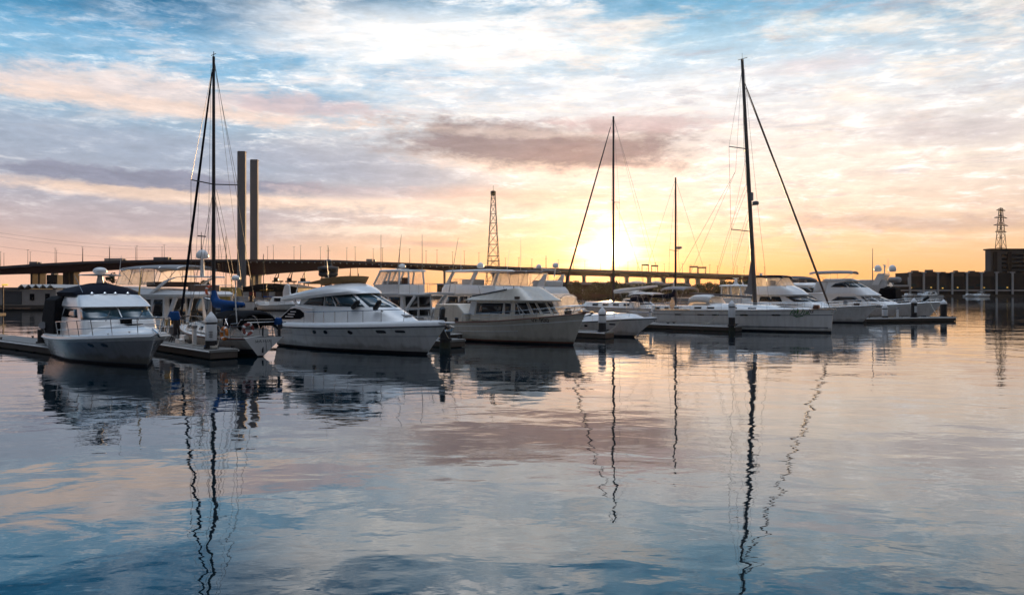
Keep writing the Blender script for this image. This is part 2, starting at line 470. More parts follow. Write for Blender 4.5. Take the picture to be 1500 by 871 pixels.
def dome(root, p, r, name='radar_dome', m=None, flat=.62):
    pr = [(r * .55, -r * .45), (r * .75, -r * .4), (r, -r * .12)] + [(r * math.cos(a), r * flat * 1.4 * math.sin(a)) for a in (.1, .35, .6, .85, 1.1, 1.35, 1.5)]
    return MB().lathe(pr, p, 16).build(name, m or plast, root)
def antenna(root, p, h, lean=(0, 0), r=.016, name='antenna', m=None):
    p = V(p)
    return MB().tube([p, p + V((lean[0] * .5, lean[1] * .5, h * .5)), p + V((lean[0], lean[1], h))], [r * 1.4, r, r * .6], 5).build(name, m or plast, root)
def stays(root, name, a, b, r=.012, m=None):
    return MB().tube([a, b], r, 4).build(name, m or wire, root)
def hoop(root, name, pts, r=.02, m=None):
    return MB().tube(pts, r, 6).build(name, m or steel, root)
# ------------------------------------------------------------------ camera, light, sky
cam = bpy.data.cameras.new('camera'); cam_o = bpy.data.objects.new('camera', cam); COL.objects.link(cam_o)
cam.sensor_width = 36; cam.lens = 36 * FP / 1500; cam.shift_y = -(435.5 - HZ) / 1500
cam.clip_start = .3; cam.clip_end = 30000
cam_o.location = (0, 0, EYE); cam_o.rotation_euler = (R(90), 0, 0)
sc.camera = cam_o
sc.view_settings.view_transform = 'Standard'; sc.view_settings.look = 'None'
sc.view_settings.exposure = 0; sc.view_settings.gamma = 1; sc.view_settings.use_curve_mapping = False
sc.cycles.use_denoising = True
sc.cycles.max_bounces = 8; sc.cycles.transparent_max_bounces = 16
sc.cycles.sample_clamp_indirect = 6

SUN_AZ, SUN_EL = 7.3, 2.9            # degrees, azimuth measured from +Y towards +X
sd_ = V((math.sin(R(SUN_AZ)) * math.cos(R(SUN_EL)), math.cos(R(SUN_AZ)) * math.cos(R(SUN_EL)), math.sin(R(SUN_EL))))
su = bpy.data.lights.new('sun', 'SUN'); su.energy = 5.0; su.angle = R(.6); su.color = (1, .60, .27)
suo = bpy.data.objects.new('sun', su); COL.objects.link(suo)
suo.rotation_euler = (-sd_).to_track_quat('-Z', 'Y').to_euler()

w = bpy.data.worlds.new('World'); sc.world = w; w.use_nodes = True
nt = w.node_tree; nt.nodes.clear()
def nd(t): return nt.nodes.new(t)
def put(sock, v):
    if hasattr(v, 'links') or isinstance(v, bpy.types.NodeSocket): nt.links.new(v, sock)
    else:
        if hasattr(sock.default_value, '__len__') and len(sock.default_value) == 4 and len(v) == 3: v = (*v, 1)
        sock.default_value = v
def M_(op, a, b=None, c=None):
    n = nd('ShaderNodeMath'); n.operation = op; put(n.inputs[0], a)
    if b is not None: put(n.inputs[1], b)
    if c is not None: put(n.inputs[2], c)
    return n.outputs[0]
def SS(x, a, b, lo=0.0, hi=1.0):
    n = nd('ShaderNodeMapRange'); n.interpolation_type = 'SMOOTHSTEP'
    put(n.inputs[0], x); put(n.inputs[1], a); put(n.inputs[2], b); put(n.inputs[3], lo); put(n.inputs[4], hi)
    return n.outputs[0]
def MIX(f, a, b):
    n = nd('ShaderNodeMix'); n.data_type = 'RGBA'; put(n.inputs[0], f); put(n.inputs[6], a); put(n.inputs[7], b)
    return n.outputs[2]
def RAMP(x, stops, lo, hi):
    n = nd('ShaderNodeValToRGB'); cr = n.color_ramp; cr.interpolation = 'EASE' if False else 'LINEAR'
    while len(cr.elements) < len(stops): cr.elements.new(.5)
    for e, (p, c) in zip(cr.elements, stops):
        e.position = (p - lo) / (hi - lo); e.color = (*lin(*c), 1)
    put(n.inputs[0], M_('DIVIDE', M_('SUBTRACT', x, lo), hi - lo))
    return n.outputs[0]
def NOISE(vec, scale, detail=7, rough=.6, dist=0.0, off=(0, 0, 0), sc3=(1, 1, 1), rot=0.0):
    mp = nd('ShaderNodeMapping'); mp.inputs[1].default_value = off; mp.inputs[3].default_value = sc3; mp.inputs[2].default_value = (0, 0, rot)
    nt.links.new(vec, mp.inputs[0])
    n = nd('ShaderNodeTexNoise'); n.inputs['Scale'].default_value = scale; n.inputs['Detail'].default_value = detail
    n.inputs['Roughness'].default_value = rough; n.inputs['Distortion'].default_value = dist
    nt.links.new(mp.outputs[0], n.inputs['Vector'])
    return n.outputs['Fac']

tcw = nd('ShaderNodeTexCoord'); sep = nd('ShaderNodeSeparateXYZ'); nt.links.new(tcw.outputs['Generated'], sep.inputs[0])
dx, dy, dz = sep.outputs
el = M_('MULTIPLY', M_('ARCSINE', dz), 57.2958)
az = M_('MULTIPLY', M_('ARCTAN2', dx, dy), 57.2958)
ele = M_('MAXIMUM', el, 0.0)
# cloud plane coordinates: how a flat layer of cloud overhead runs together towards the horizon
den = M_('ADD', M_('MAXIMUM', dz, 0.0), .07)
cb = nd('ShaderNodeCombineXYZ'); put(cb.inputs[0], M_('DIVIDE', dx, den)); put(cb.inputs[1], M_('DIVIDE', dy, den))
pc = cb.outputs[0]
# angular coordinates for low banks of cloud
cb2 = nd('ShaderNodeCombineXYZ'); put(cb2.inputs[0], M_('MULTIPLY', az, .1)); put(cb2.inputs[1], M_('MULTIPLY', el, .28))
ac = cb2.outputs[0]
nA = NOISE(ac, 1.1, 8, .62, .6)
nB = NOISE(ac, 2.4, 9, .66, .3, (5, 3, 1))
nC = NOISE(ac, 5.0, 9, .66, .2, (2, 8, 4))
nP = NOISE(pc, .9, 10, .66, .3, (1.5, 0, 2), (1, 1.5, 1), R(-14))
nQ = NOISE(pc, 2.3, 9, .66, .25, (4.2, 1, 5), (1, 1.7, 1), R(-10))

# clear air behind the clouds
left = RAMP(ele, [(0, (240, 190, 158)), (1.6, (230, 184, 162)), (4.2, (196, 174, 170)), (7.0, (166, 168, 182)), (10.5, (158, 172, 190)), (12.6, (142, 177, 202)), (15, (120, 174, 208)), (16.8, (104, 164, 202)), (18.6, (58, 126, 168)), (21.5, (10, 78, 118)), (28, (40, 100, 148)), (40, (92, 130, 170)), (60, (190, 204, 222)), (90, (215, 222, 235))], 0, 90)
right = RAMP(ele, [(0, (250, 166, 92)), (1.6, (250, 180, 114)), (3.6, (248, 202, 156)), (6, (248, 218, 194)), (9, (246, 230, 216)), (12, (232, 224, 220)), (15, (206, 216, 226)), (18, (166, 200, 220)), (20.5, (104, 164, 198)), (23.5, (26, 96, 140)), (28, (96, 140, 180)), (48, (84, 128, 172)), (90, (88, 132, 172))], 0, 90)
fr = SS(M_('ADD', az, M_('MULTIPLY', M_('SUBTRACT', nA, .5), 18)), -24, 6)
back = SS(M_('ABSOLUTE', az), 48, 100)
base = MIX(fr, left, right)
farR = SS(az, 20, 40)
base = MIX(M_('MULTIPLY', farR, M_('ADD', .5, M_('MULTIPLY', SS(ele, 13, 18), .45))), base, RAMP(ele, [(0, (236, 186, 130)), (2.5, (222, 182, 146)), (5, (205, 184, 170)), (9, (206, 196, 192)), (13, (196, 202, 208)), (16, (158, 188, 206)), (18.5, (78, 138, 176)), (22, (20, 86, 130)), (30, (60, 112, 156)), (45, (120, 150, 184)), (60, (190, 204, 222)), (90, (215, 222, 235))], 0, 90))
base = MIX(back, base, RAMP(ele, [(0, (46, 45, 54)), (8, (50, 52, 62)), (25, (58, 68, 88)), (45, (76, 92, 118)), (60, (170, 190, 214)), (90, (215, 222, 235))], 0, 90))  # unseen sky behind the viewer, darkened to keep hull sides dark
col = base

def cloud(col, fac, c):
    return MIX(fac, col, lin(*c))
def blob(a0, e0, ra, re, slope=0.0, soft=.9, amp=1.3, n=None, n2=None):
    """a bank of cloud centred at azimuth a0, elevation e0, its rim broken by noise"""
    da = M_('DIVIDE', M_('SUBTRACT', az, a0), ra)
    de = M_('DIVIDE', M_('SUBTRACT', el, M_('ADD', e0, M_('MULTIPLY', M_('SUBTRACT', az, a0), slope))), re)
    d = M_('SUBTRACT', 1.0, M_('SQRT', M_('ADD', M_('MULTIPLY', da, da), M_('MULTIPLY', de, de))))
    q = M_('ADD', d, M_('MULTIPLY', M_('SUBTRACT', n or nB, .5), amp))
    if n2 is not None: q = M_('ADD', q, M_('MULTIPLY', M_('SUBTRACT', n2, .5), amp * .6))
    return SS(q, -.05, soft)
def mul(a, b): return M_('MULTIPLY', a, b)

# high cirrus overhead: wide broken sheet of cream white
high = SS(ele, 10.5, 15.5); cen = SS(M_('ABSOLUTE', M_('ADD', az, 0.5)), 30, 9)
cov = M_('ADD', nP, mul(cen, .055))
ci = mul(mul(SS(cov, .43, .70), high), M_('ADD', .35, mul(cen, .65)))
lim = SS(M_('ABSOLUTE', az), 150, 60)
ci = mul(ci, M_('SUBTRACT', 1.0, mul(SS(ele, 24, 45), .7)))
ci = mul(ci, M_('SUBTRACT', 1.0, mul(SS(ele, 14, 19), SS(M_('ABSOLUTE', M_('ADD', az, 4.0)), 9, 22))))
ci = mul(ci, M_('SUBTRACT', 1.0, mul(SS(ele, 18, 22), SS(nQ, .60, .44))))
col = cloud(col, mul(ci, .95), (252, 246, 240))
col = cloud(col, mul(mul(SS(nA, .46, .66), SS(nC, .40, .62)), mul(mul(SS(ele, 11, 15), SS(ele, 30, 22)), .45)), (190, 204, 220))
ci2 = mul(mul(SS(nQ, .48, .66), mul(SS(ele, 9, 14), mul(M_('SUBTRACT', 1.0, mul(SS(ele, 15, 20), SS(az, -10, -20))), M_('SUBTRACT', 1.0, mul(SS(ele, 15, 20), mul(SS(az, 6, 20), .85)))))), .7)
col = cloud(col, mul(ci2, SS(ele, 26, 17)), (240, 230, 226))
# streaky veil on the sunny side
col = cloud(col, mul(mul(SS(nQ, .45, .68), SS(ele, 1.5, 6)), mul(SS(az, -2, 10), .5)), (255, 238, 218))
col = cloud(col, mul(mul(SS(nB, .52, .70), SS(ele, 1, 4)), mul(mul(SS(az, 8, 16), SS(ele, 17, 8)), .42)), (206, 176, 168))

# fine mackerel texture and mauve streaks over the whole sheet
nT = NOISE(ac, 3.0, 10, .70, .25, (9, 2, 6), (1, 1.6, 1), R(18))
nU = NOISE(ac, 1.3, 10, .68, .3, (3, 6, 8), (1, 2.4, 1), R(-16))
col = cloud(col, mul(mul(SS(nT, .50, .70), mul(SS(ele, 2, 7), SS(ele, 22, 14))), M_('ADD', mul(SS(ele, 20, 14), .34), mul(SS(M_('ADD', az, mul(ele, 1.4)), -18, 2), .55))), (255, 250, 244))
col = cloud(col, mul(mul(SS(nU, .54, .72), SS(ele, 3, 8)), mul(SS(az, -14, 4), .55)), (180, 172, 180))
col = cloud(col, mul(mul(SS(nU, .46, .28), mul(SS(ele, 4, 9), SS(ele, 22, 14))), mul(SS(az, -14, 4), .5)), (255, 244, 228))
# pale rose bank at 12-15 degrees on the dark side, lavender below it
f = blob(-26, 13.3, 22, 1.7, -.02, .8, 1.8, nB, nC); col = cloud(col, mul(f, .8), (228, 210, 204))
f = blob(-24, 12.5, 21, .8, -.02, .8, 1.9, nC, nB); col = cloud(col, mul(f, .5), (238, 206, 184))
f = blob(-16, 13.4, 7, 1.0, 0, .7, 1.4, nC, nB); col = cloud(col, mul(f, .6), (190, 172, 180))
f = blob(-24, 9.6, 24, 1.9, -.07, .8, .8, nA, nB); col = cloud(col, mul(f, .66), (160, 170, 188))
f = blob(-10, 9.2, 12, 2.2, -.09, .8, .9, nA, nB); col = cloud(col, mul(f, .6), (164, 166, 180))
# low dark bank with a peach underside
f = blob(-23, 6.7, 16, .8, -.03, .6, .9, nC); col = cloud(col, mul(f, .75), (240, 208, 184))
f = blob(-24, 7.6, 17, .75, -.03, .5, 2.0, nC, nB); col = cloud(col, mul(f, .95), (140, 142, 160))
f = blob(-8, 6.6, 14, 1.3, -.02, .9, 1.5, nC, nB); col = cloud(col, mul(f, .85), (248, 222, 202))
f = blob(-11, 7.4, 10, .7, -.01, .7, 1.5, nC, nB); col = cloud(col, mul(f, .55), (178, 164, 172))
f = blob(-12, 4.6, 10, .6, 0, .8, 1.6, nC, nB); col = cloud(col, mul(f, .7), (255, 230, 208))
f = blob(-24, 3.6, 6, .35, 0, .8, 1.6, nC); col = cloud(col, mul(f, .55), (250, 214, 186))
f = blob(-24, 4.6, 15, 1.3, 0, .9, .9, nA); col = cloud(col, mul(f, .5), (172, 163, 172))
f = blob(-5.5, 3.6, 3.4, .3, -.03, .7, 1.2, nC); col = cloud(col, mul(f, .5), (190, 152, 146))
# mauve bank above the sun
f = blob(3, 9.6, 13, 1.2, -.04, .7, 1.1, nB, nC); col = cloud(col, mul(f, .85), (255, 226, 204))
f = blob(2.2, 11.0, 15, 2.2, -.05, .6, 1.4, nB, nC); col = cloud(col, mul(f, .95), (146, 130, 132))
f = blob(0, 11.9, 12, .5, -.03, .8, 1.6, nC, nT); col = cloud(col, mul(f, .3), (255, 236, 222))
f = blob(9, 12.4, 9, .9, -.02, .7, 1.8, nC, nB); col = cloud(col, mul(f, .7), (198, 174, 174))
f = blob(1, 7.2, 12, 1.2, 0, .9, 1.2, nB); col = cloud(col, mul(f, .55), (232, 188, 164))
f = blob(22, 15.6, 6, .9, .02, .8, 1.5, nB, nC); col = cloud(col, mul(f, .5), (214, 196, 196))
f = blob(28, 4.6, 12, .7, -.06, .9, 1.3, nB, nC); col = cloud(col, mul(f, .55), (188, 160, 152))
f = blob(30, 10.5, 9, 1.6, -.1, .9, 1.1, nA, nB); col = cloud(col, mul(f, .45), (196, 184, 188))

# fine broken relief over all the cloud
rel = M_('ADD', 1.0, mul(mul(M_('SUBTRACT', nT, .5), .55), mul(SS(ele, 1, 6), SS(ele, 60, 30))))
rel = M_('ADD', rel, mul(mul(M_('SUBTRACT', nC, .5), .45), mul(SS(ele, 1, 6), SS(ele, 60, 30))))
rv = nd('ShaderNodeVectorMath'); rv.operation = 'SCALE'; nt.links.new(col, rv.inputs[0]); nt.links.new(rel, rv.inputs[3]); col = rv.outputs[0]
# the sun behind thin cloud
dotn = nd('ShaderNodeVectorMath'); dotn.operation = 'DOT_PRODUCT'
nt.links.new(tcw.outputs['Generated'], dotn.inputs[0]); dotn.inputs[1].default_value = sd_
da_ = mul(M_('SUBTRACT', az, SUN_AZ), .74); de_ = M_('SUBTRACT', el, SUN_EL + .15)
ang = M_('ADD', M_('SQRT', M_('ADD', mul(da_, da_), mul(de_, de_))), mul(M_('ABSOLUTE', SS(M_('ABSOLUTE', az), 60, 140)), 90.0))
nS = NOISE(ac, 2.0, 6, .6, .5, (1, 7, 3), (1, 3.2, 1))
ang = M_('ADD', ang, mul(M_('SUBTRACT', nS, .5), mul(SS(ang, .3, 2.5), 3.4)))
ang = M_('MAXIMUM', ang, 0.0)
def glow(rad, k, c, ex=1.6):
    g = M_('POWER', 2.71828, mul(-1.0, M_('POWER', M_('DIVIDE', ang, rad), ex)))
    n = nd('ShaderNodeVectorMath'); n.operation = 'SCALE'; n.inputs[0].default_value = [q * k for q in lin(*c)]
    nt.links.new(g, n.inputs[3]); return n.outputs[0]
def ADDV(a, b):
    n = nd('ShaderNodeVectorMath'); n.operation = 'ADD'; nt.links.new(a, n.inputs[0]); nt.links.new(b, n.inputs[1]); return n.outputs[0]
thin = M_('SUBTRACT', 1.25, mul(SS(nB, .45, .65), .5))
gl = ADDV(glow(.8, 4.0, (255, 244, 206), 1.1), ADDV(glow(2.0, .9, (255, 190, 92), 1.3), glow(5.5, .20, (255, 118, 26))))
gs = nd('ShaderNodeVectorMath'); gs.operation = 'SCALE'; nt.links.new(gl, gs.inputs[0]); nt.links.new(thin, gs.inputs[3])
wh = nd('ShaderNodeVectorMath'); wh.operation = 'SCALE'; wh.inputs[0].default_value = (1, .96, .92)
nt.links.new(mul(mul(ci, M_('ADD', mul(SS(ele, 13, 19), .10), mul(SS(ele, 20, 23), .8))), SS(ele, 34, 26)), wh.inputs[3])
col = ADDV(ADDV(col, gs.outputs[0]), wh.outputs[0])
frn = M_('ADD', .92, mul(M_('SUBTRACT', 1.0, back), .30))
zb = nd('ShaderNodeVectorMath'); zb.operation = 'SCALE'; nt.links.new(col, zb.inputs[0]); nt.links.new(mul(frn, M_('ADD', 1.0, mul(SS(ele, 56, 80), 3.4))), zb.inputs[3])  # unseen overhead sky raised beyond natural to light the boat tops
col = zb.outputs[0]

sky = nd('ShaderNodeTexSky'); sky.sky_type = 'NISHITA'; sky.sun_disc = False
sky.sun_elevation = R(SUN_EL); sky.sun_rotation = R(SUN_AZ); sky.air_density = 1.0; sky.dust_density = 1.5
bg1 = nd('ShaderNodeBackground'); bg1.inputs[1].default_value = .05; nt.links.new(sky.outputs[0], bg1.inputs[0])
bg2 = nd('ShaderNodeBackground'); bg2.inputs[1].default_value = 1.0; nt.links.new(col, bg2.inputs[0])
ad = nd('ShaderNodeMixShader'); ad.inputs[0].default_value = .95; nt.links.new(bg1.outputs[0], ad.inputs[1]); nt.links.new(bg2.outputs[0], ad.inputs[2])
ow = nd('ShaderNodeOutputWorld'); nt.links.new(ad.outputs[0], ow.inputs[0])
w.cycles.sampling_method = 'MANUAL'; w.cycles.sample_map_resolution = 1024

# ------------------------------------------------------------------ water
wm = bpy.data.materials.new('harbour water'); wm.use_nodes = True
wn = wm.node_tree; wb = wn.nodes['Principled BSDF']
wb.inputs['Base Color'].default_value = (.0006, .011, .018, 1); wb.inputs['Roughness'].default_value = .015; wb.inputs['IOR'].default_value = 1.5
tc = wn.nodes.new('ShaderNodeTexCoord')
def wnoise(scale, sx, sy, rot, det=3, ro=.5, dist=0.0):
    mp = wn.nodes.new('ShaderNodeMapping'); mp.inputs[3].default_value = (sx, sy, 1); mp.inputs[2].default_value = (0, 0, rot)
    n = wn.nodes.new('ShaderNodeTexNoise'); n.inputs['Scale'].default_value = scale; n.inputs['Detail'].default_value = det
    n.inputs['Roughness'].default_value = ro; n.inputs['Distortion'].default_value = dist
    wn.links.new(tc.outputs['Object'], mp.inputs[0]); wn.links.new(mp.outputs[0], n.inputs['Vector'])
    return n.outputs['Fac']
def wm_(op, a, b):
    n = wn.nodes.new('ShaderNodeMath'); n.operation = op
    for i, v in enumerate((a, b)):
        if isinstance(v, (int, float)): n.inputs[i].default_value = v
        else: wn.links.new(v, n.inputs[i])
    return n.outputs[0]
swell = wnoise(.22, 1, 1.4, .5, 2, .5)
rip = wnoise(.62, 1, 1.5, .35, 2.5, .5, .4)
fine = wnoise(3.2, 1, 1.6, -.3, 2, .5)
patch = wnoise(.05, 1, 2.5, .2, 3, .6)
pm = wn.nodes.new('ShaderNodeMapRange'); pm.inputs[1].default_value = .35; pm.inputs[2].default_value = .7; pm.inputs[3].default_value = .35; pm.inputs[4].default_value = 1.7
wn.links.new(patch, pm.inputs[0])
hgt = wm_('ADD', wm_('MULTIPLY', swell, .030), wm_('MULTIPLY', wm_('ADD', wm_('MULTIPLY', rip, .014), wm_('MULTIPLY', fine, .0013)), pm.outputs[0]))
bp = wn.nodes.new('ShaderNodeBump'); bp.inputs['Strength'].default_value = 1.0; bp.inputs['Distance'].default_value = 1.0
wn.links.new(hgt, bp.inputs['Height']); wn.links.new(bp.outputs[0], wb.inputs['Normal'])
wgl = wn.nodes.new('ShaderNodeBsdfGlossy'); wgl.inputs[0].default_value = (.92, .97, 1, 1); wgl.inputs['Roughness'].default_value = .015
wn.links.new(bp.outputs[0], wgl.inputs['Normal'])
wmx = wn.nodes.new('ShaderNodeMixShader'); wmx.inputs[0].default_value = .15
wn.links.new(wb.outputs[0], wmx.inputs[1]); wn.links.new(wgl.outputs[0], wmx.inputs[2]); wn.links.new(wmx.outputs[0], wn.nodes['Material Output'].inputs[0])
wtr = MB().add([(-2600, -60, 0), (2600, -60, 0), (2600, 3600, 0), (-2600, 3600, 0)], [(0, 1, 2, 3)]).build('water', wm, smooth=False)
tag(wtr, 'calm rippled harbour water mirroring the sunset sky', 'water', kind='structure')

# ------------------------------------------------------------------ evening haze
hm = bpy.data.materials.new('evening haze'); hm.use_nodes = True
hn = hm.node_tree; hn.nodes.clear()
pv = hn.nodes.new('ShaderNodeVolumePrincipled'); pv.inputs['Color'].default_value = (.92, .88, .84, 1); pv.inputs['Density'].default_value = .000009; pv.inputs['Anisotropy'].default_value = .8
ho = hn.nodes.new('ShaderNodeOutputMaterial'); hn.links.new(pv.outputs[0], ho.inputs['Volume'])
hz = MB().box((0, 1770, 83), (5400, 3760, 174)).build('haze', hm, smooth=False)
tag(hz, 'thin warm evening haze over the harbour', 'haze', kind='stuff')
# ------------------------------------------------------------------ far shore
def W(px, py, Y):
    """world point seen at photograph pixel (px, py) when it lies Y metres out"""
    return V(((px - 750) / FP * Y, Y, EYE + (HZ - py) / FP * Y))

shore = [(-900, 205), (-52, 205), (-50, 330), (-20, 470), (40, 585), (130, 585), (200, 560), (900, 560), (2590, 760), (2590, 3590), (-2590, 3590), (-2590, 205)]
lb = MB(); lb.prism([(x, y, 1.35) for x, y in shore], (0, 0, -2.2))
tag(lb.build('land', soil, smooth=False), 'dark flat land behind the harbour wall', 'land', kind='structure')

# --- bridge
BT = [(-140, 397, 720), (0, 391.5, 730), (60, 387.5, 735), (120, 384.5, 738), (240, 381.5, 744), (360, 381.3, 750), (480, 382, 760), (600, 386.5, 770), (700, 390, 782), (760, 392.5, 790), (900, 397, 812), (1000, 400.5, 830), (1085, 403.5, 850), (1140, 405.5, 862)]
BB = [(-140, 405), (0, 401), (80, 399), (110, 397), (180, 393), (250, 391.5), (300, 395), (340, 401), (364, 403.5), (400, 399.5), (450, 396), (510, 391.2), (560, 391.5), (620, 394), (680, 398), (760, 400), (850, 403), (1000, 406.8), (1085, 409.5), (1140, 411)]
def ip(tab, x, k):
    for a, b in zip(tab, tab[1:]):
        if x <= b[0]: return a[k] + (b[k] - a[k]) * (x - a[0]) / (b[0] - a[0])
    return tab[-1][k]
br = thing('road_bridge', 'long dark road bridge with a haunched girder crossing the harbour', 'bridge', W(360, 427, 750) * 1.0)
br.location.z = 0
def bl(p): return V(p) - br.location
xs = [-140 + 20 * i for i in range(65)]
WD = 26.0
rows = []
for x in xs:
    Y = ip(BT, x, 2); t = W(x, ip(BT, x, 1), Y); b = W(x, ip(BB, x, 1), Y)
    rows.append([bl(p) for p in (t, t + V((0, 0, -1.6)), V((b.x, b.y + 3, t.z - 2.2)), V((b.x, b.y + 4, b.z)), V((b.x, b.y + WD - 4, b.z)), V((b.x, b.y + WD - 3, t.z - 2.2)), V((t.x, t.y + WD, t.z - 1.6)), V((t.x, t.y + WD, t.z)))])
MB().grid(rows, 0, True).build('girder', girder, br, ang=20)
for off in (0, WD):
    mb = MB(); rr = []
    for x in xs:
        Y = ip(BT, x, 2); t = bl(W(x, ip(BT, x, 1), Y)) + V((0, off, 0))
        rr.append([t + V((0, -.25, -1.2)), t + V((0, -.25, 1.1)), t + V((0, .2, 1.1)), t + V((0, .2, .02))])
    mb.grid(rr).build('parapet', parapet, br, smooth=False)
def pier(px, wpx, m=concrete, dep=10):
    Y = ip(BT, px, 2) + 8; t = W(px, ip(BB, px, 1), Y); wd = wpx / FP * Y
    mb = MB().box(bl((t.x, Y + dep / 2, t.z / 2 - 1)), (wd, dep, t.z + 3.5)); mb.box(bl((t.x, Y + dep / 2, t.z - .2)), (wd * 1.5, dep * 1.1, 1.8))
    mb.build('pier', m, br, smooth=False)
for px, wp in ((46, 3), (57, 2.6), (96, 8), (105, 6), (368, 4.5), (376, 4.5), (651, 3), (725, 8), (832, 5), (856, 4), (898, 5), (919, 4), (952, 4), (973, 4), (1008, 4), (1024, 4), (1060, 4)):
    pier(px, wp, brick if px < 120 else concrete)
for i in range(34):
    px = 367 + 9.4 * i; Y = ip(BT, px, 2); p = bl(W(px, ip(BT, px, 1) + 2.6, Y))
    MB().box(p + V((0, .4, 0)), (1.1, 1.2, 1.0)).build('edge_light_dot', framew, br, smooth=False)  # pale boxes standing in for bright dots of light
# tall twin towers
for nm, px, wpx, ytop, Y, lab in (('bridge_tower', 355, 11.6, 223, 745, 'tall slim concrete tower standing before the bridge deck, the higher looking of two'),
                             ('bridge_tower', 373.2, 11, 235, 790, 'tall slim concrete tower standing behind the bridge deck, the lower looking of two')):
    t = W(px, ytop, Y); wd = wpx / FP * Y
    r = thing(nm, lab, 'tower', (t.x, t.y, 0), 0)
    mb = MB(); h = t.z
    pl = [(-wd / 2 + .3, -3.4), (wd / 2 - .5, -3.4), (wd / 2, -3.1), (wd / 2 - 1.5, 4.2), (-wd / 2, 4.2), (-wd / 2, -3.1)]
    mb.prism([(x, y, -1) for x, y in pl], (0, 0, h + 1)).build('shaft', concrete, r, smooth=False)
    MB().box((0, 0, h + .3), (wd * .9, 6, .6)).build('cap', parapet, r, smooth=False)
# lamp posts on the bridge
k = 0
for px in [-20 + 20.0 * i for i in range(58)]:
    Y = ip(BT, px, 2) + (.8 if k % 2 else WD - .8); t = W(px, ip(BT, px, 1), ip(BT, px, 2)); hh = 15.5 if px < 720 else 11
    r = thing('street_lamp', 'slender lamp post standing on the bridge parapet', 'street lamp', (t.x, Y, t.z), 0, 'lamp posts along the bridge')
    MB().tube([(0, 0, -.2), (0, 0, hh)], [.26, .14], 5).build('post', polem, r)
    MB().bar((-1.2, 0, hh - .1), (1.2, 0, hh - .1), .3, .2).build('lamp_head', polem, r)
    k += 1
# sign gantries on the bridge
for px, dy, wd in ((947, 8, 7), (964, 20, 7), (1018, 6, 8.5), (1035, 20, 8.5)):
    Y = ip(BT, px, 2) + dy; t = W(px, ip(BT, px, 1), ip(BT, px, 2))
    r = thing('sign_gantry', 'dark sign gantry spanning the bridge roadway near the sun', 'gantry', (t.x, Y, t.z), 0, 'sign gantries over the bridge road')
    for sx in (-1, 1): MB().box((sx * wd / 2, 0, 4), (.7, .7, 8.2)).build('post', darkm, r, smooth=False)
    MB().box((0, 0, 8.2), (wd + 1, .9, 1.7)).build('crossbeam', darkm, r, smooth=False)
# lorries on the bridge
def lorry(px, ln, lab, tm):
    Y = ip(BT, px, 2) + 5; t = W(px, ip(BT, px, 1), ip(BT, px, 2))
    r = thing('lorry', lab, 'lorry', (t.x, Y, t.z), 0)
    MB().box((0, 0, 2.35), (ln, 2.5, 2.7)).build('trailer', tm, r, bevel=.1, smooth=False)
    mb = MB(); X = ln / 2 + 1.9
    mb.prism([(ln / 2 + .5, -1.2, .7), (X + 1.1, -1.2, .7), (X + 1.1, -1.2, 1.9), (X + .7, -1.2, 3.3), (ln / 2 + .5, -1.2, 3.3)], (0, 2.4, 0)).build('cab', gplast, r, smooth=False, bevel=.08)
    for x in (-ln / 2 + 1.2, -ln / 2 + 2.5, ln / 2 - .8, X + .3):
        MB().tube([(x, -1.25, .5), (x, 1.25, .5)], .5, 12).build('wheel', rubber, r)
lorry(163, 18, 'articulated lorry with a pale box trailer on the bridge', shedw)
lorry(233, 15, 'lorry with a dark trailer on the bridge', gplast)
lorry(45, 8, 'small dark lorry at the low end of the bridge', gplast)
lorry(540, 6.5, 'small pale van body lorry beyond the control tower on the bridge', shedw)

# lattice pylons
def lattice(mb, hw0, hw1, z0, z1, n, r):
    zs = [z0 + (z1 - z0) * (1 - (1 - i / n) ** 1.35) for i in range(n + 1)]
    def hw(z): return hw0 + (hw1 - hw0) * ((z - z0) / (z1 - z0)) ** .8
    def cs(z): h = hw(z); return [V((-h, -h, z)), V((h, -h, z)), V((h, h, z)), V((-h, h, z))]
    for i in range(n):
        a, b = cs(zs[i]), cs(zs[i + 1])
        for k in range(4):
            mb.tube([a[k], b[k]], r, 4); mb.tube([b[k], b[(k + 1) % 4]], r * .7, 4)
            mb.tube([a[k], b[(k + 1) % 4]], r * .55, 4); mb.tube([a[(k + 1) % 4], b[k]], r * .55, 4)
t = W(722.5, 284, 900)
r = thing('lattice_mast', 'tall tapering steel lattice mast rising behind the bridge', 'pylon', (t.x, t.y, 0), 8)
mb = MB(); lattice(mb, 9.6, 2.2, 0, t.z, 10, .36); mb.build('lattice_frame', darkm, r)
MB().lathe([(2.6, t.z - 2), (3.2, t.z), (3.2, t.z + 3), (1.2, t.z + 4)], (0, 0, 0), 8).build('top_platform', darkm, r)
MB().tube([(0, 0, t.z + 3), (0, 0, t.z + 10)], .25, 4).build('lightning_rod', darkm, r)
MB().box((0, 0, 40), (14, 14, .6)).build('lower_platform', darkm, r, smooth=False)
t = W(1466, 305, 700)
r = thing('power_pylon', 'lattice power pylon with stacked crossarms above the office block', 'pylon', (t.x, t.y, 0), 20)
mb = MB(); lattice(mb, 6.4, 1.0, 0, t.z, 9, .26); mb.build('lattice_frame', darkm, r)
for zz, ll in ((t.z - 2, 5.5), (t.z - 9, 8), (t.z - 16, 9), (t.z - 22, 7)):
    mb = MB(); mb.bar((-ll, 0, zz), (ll, 0, zz), .6, .6); mb.tube([(-ll, 0, zz), (0, 0, zz + 2.5), (ll, 0, zz)], .25, 4); mb.build('crossarm', darkm, r)
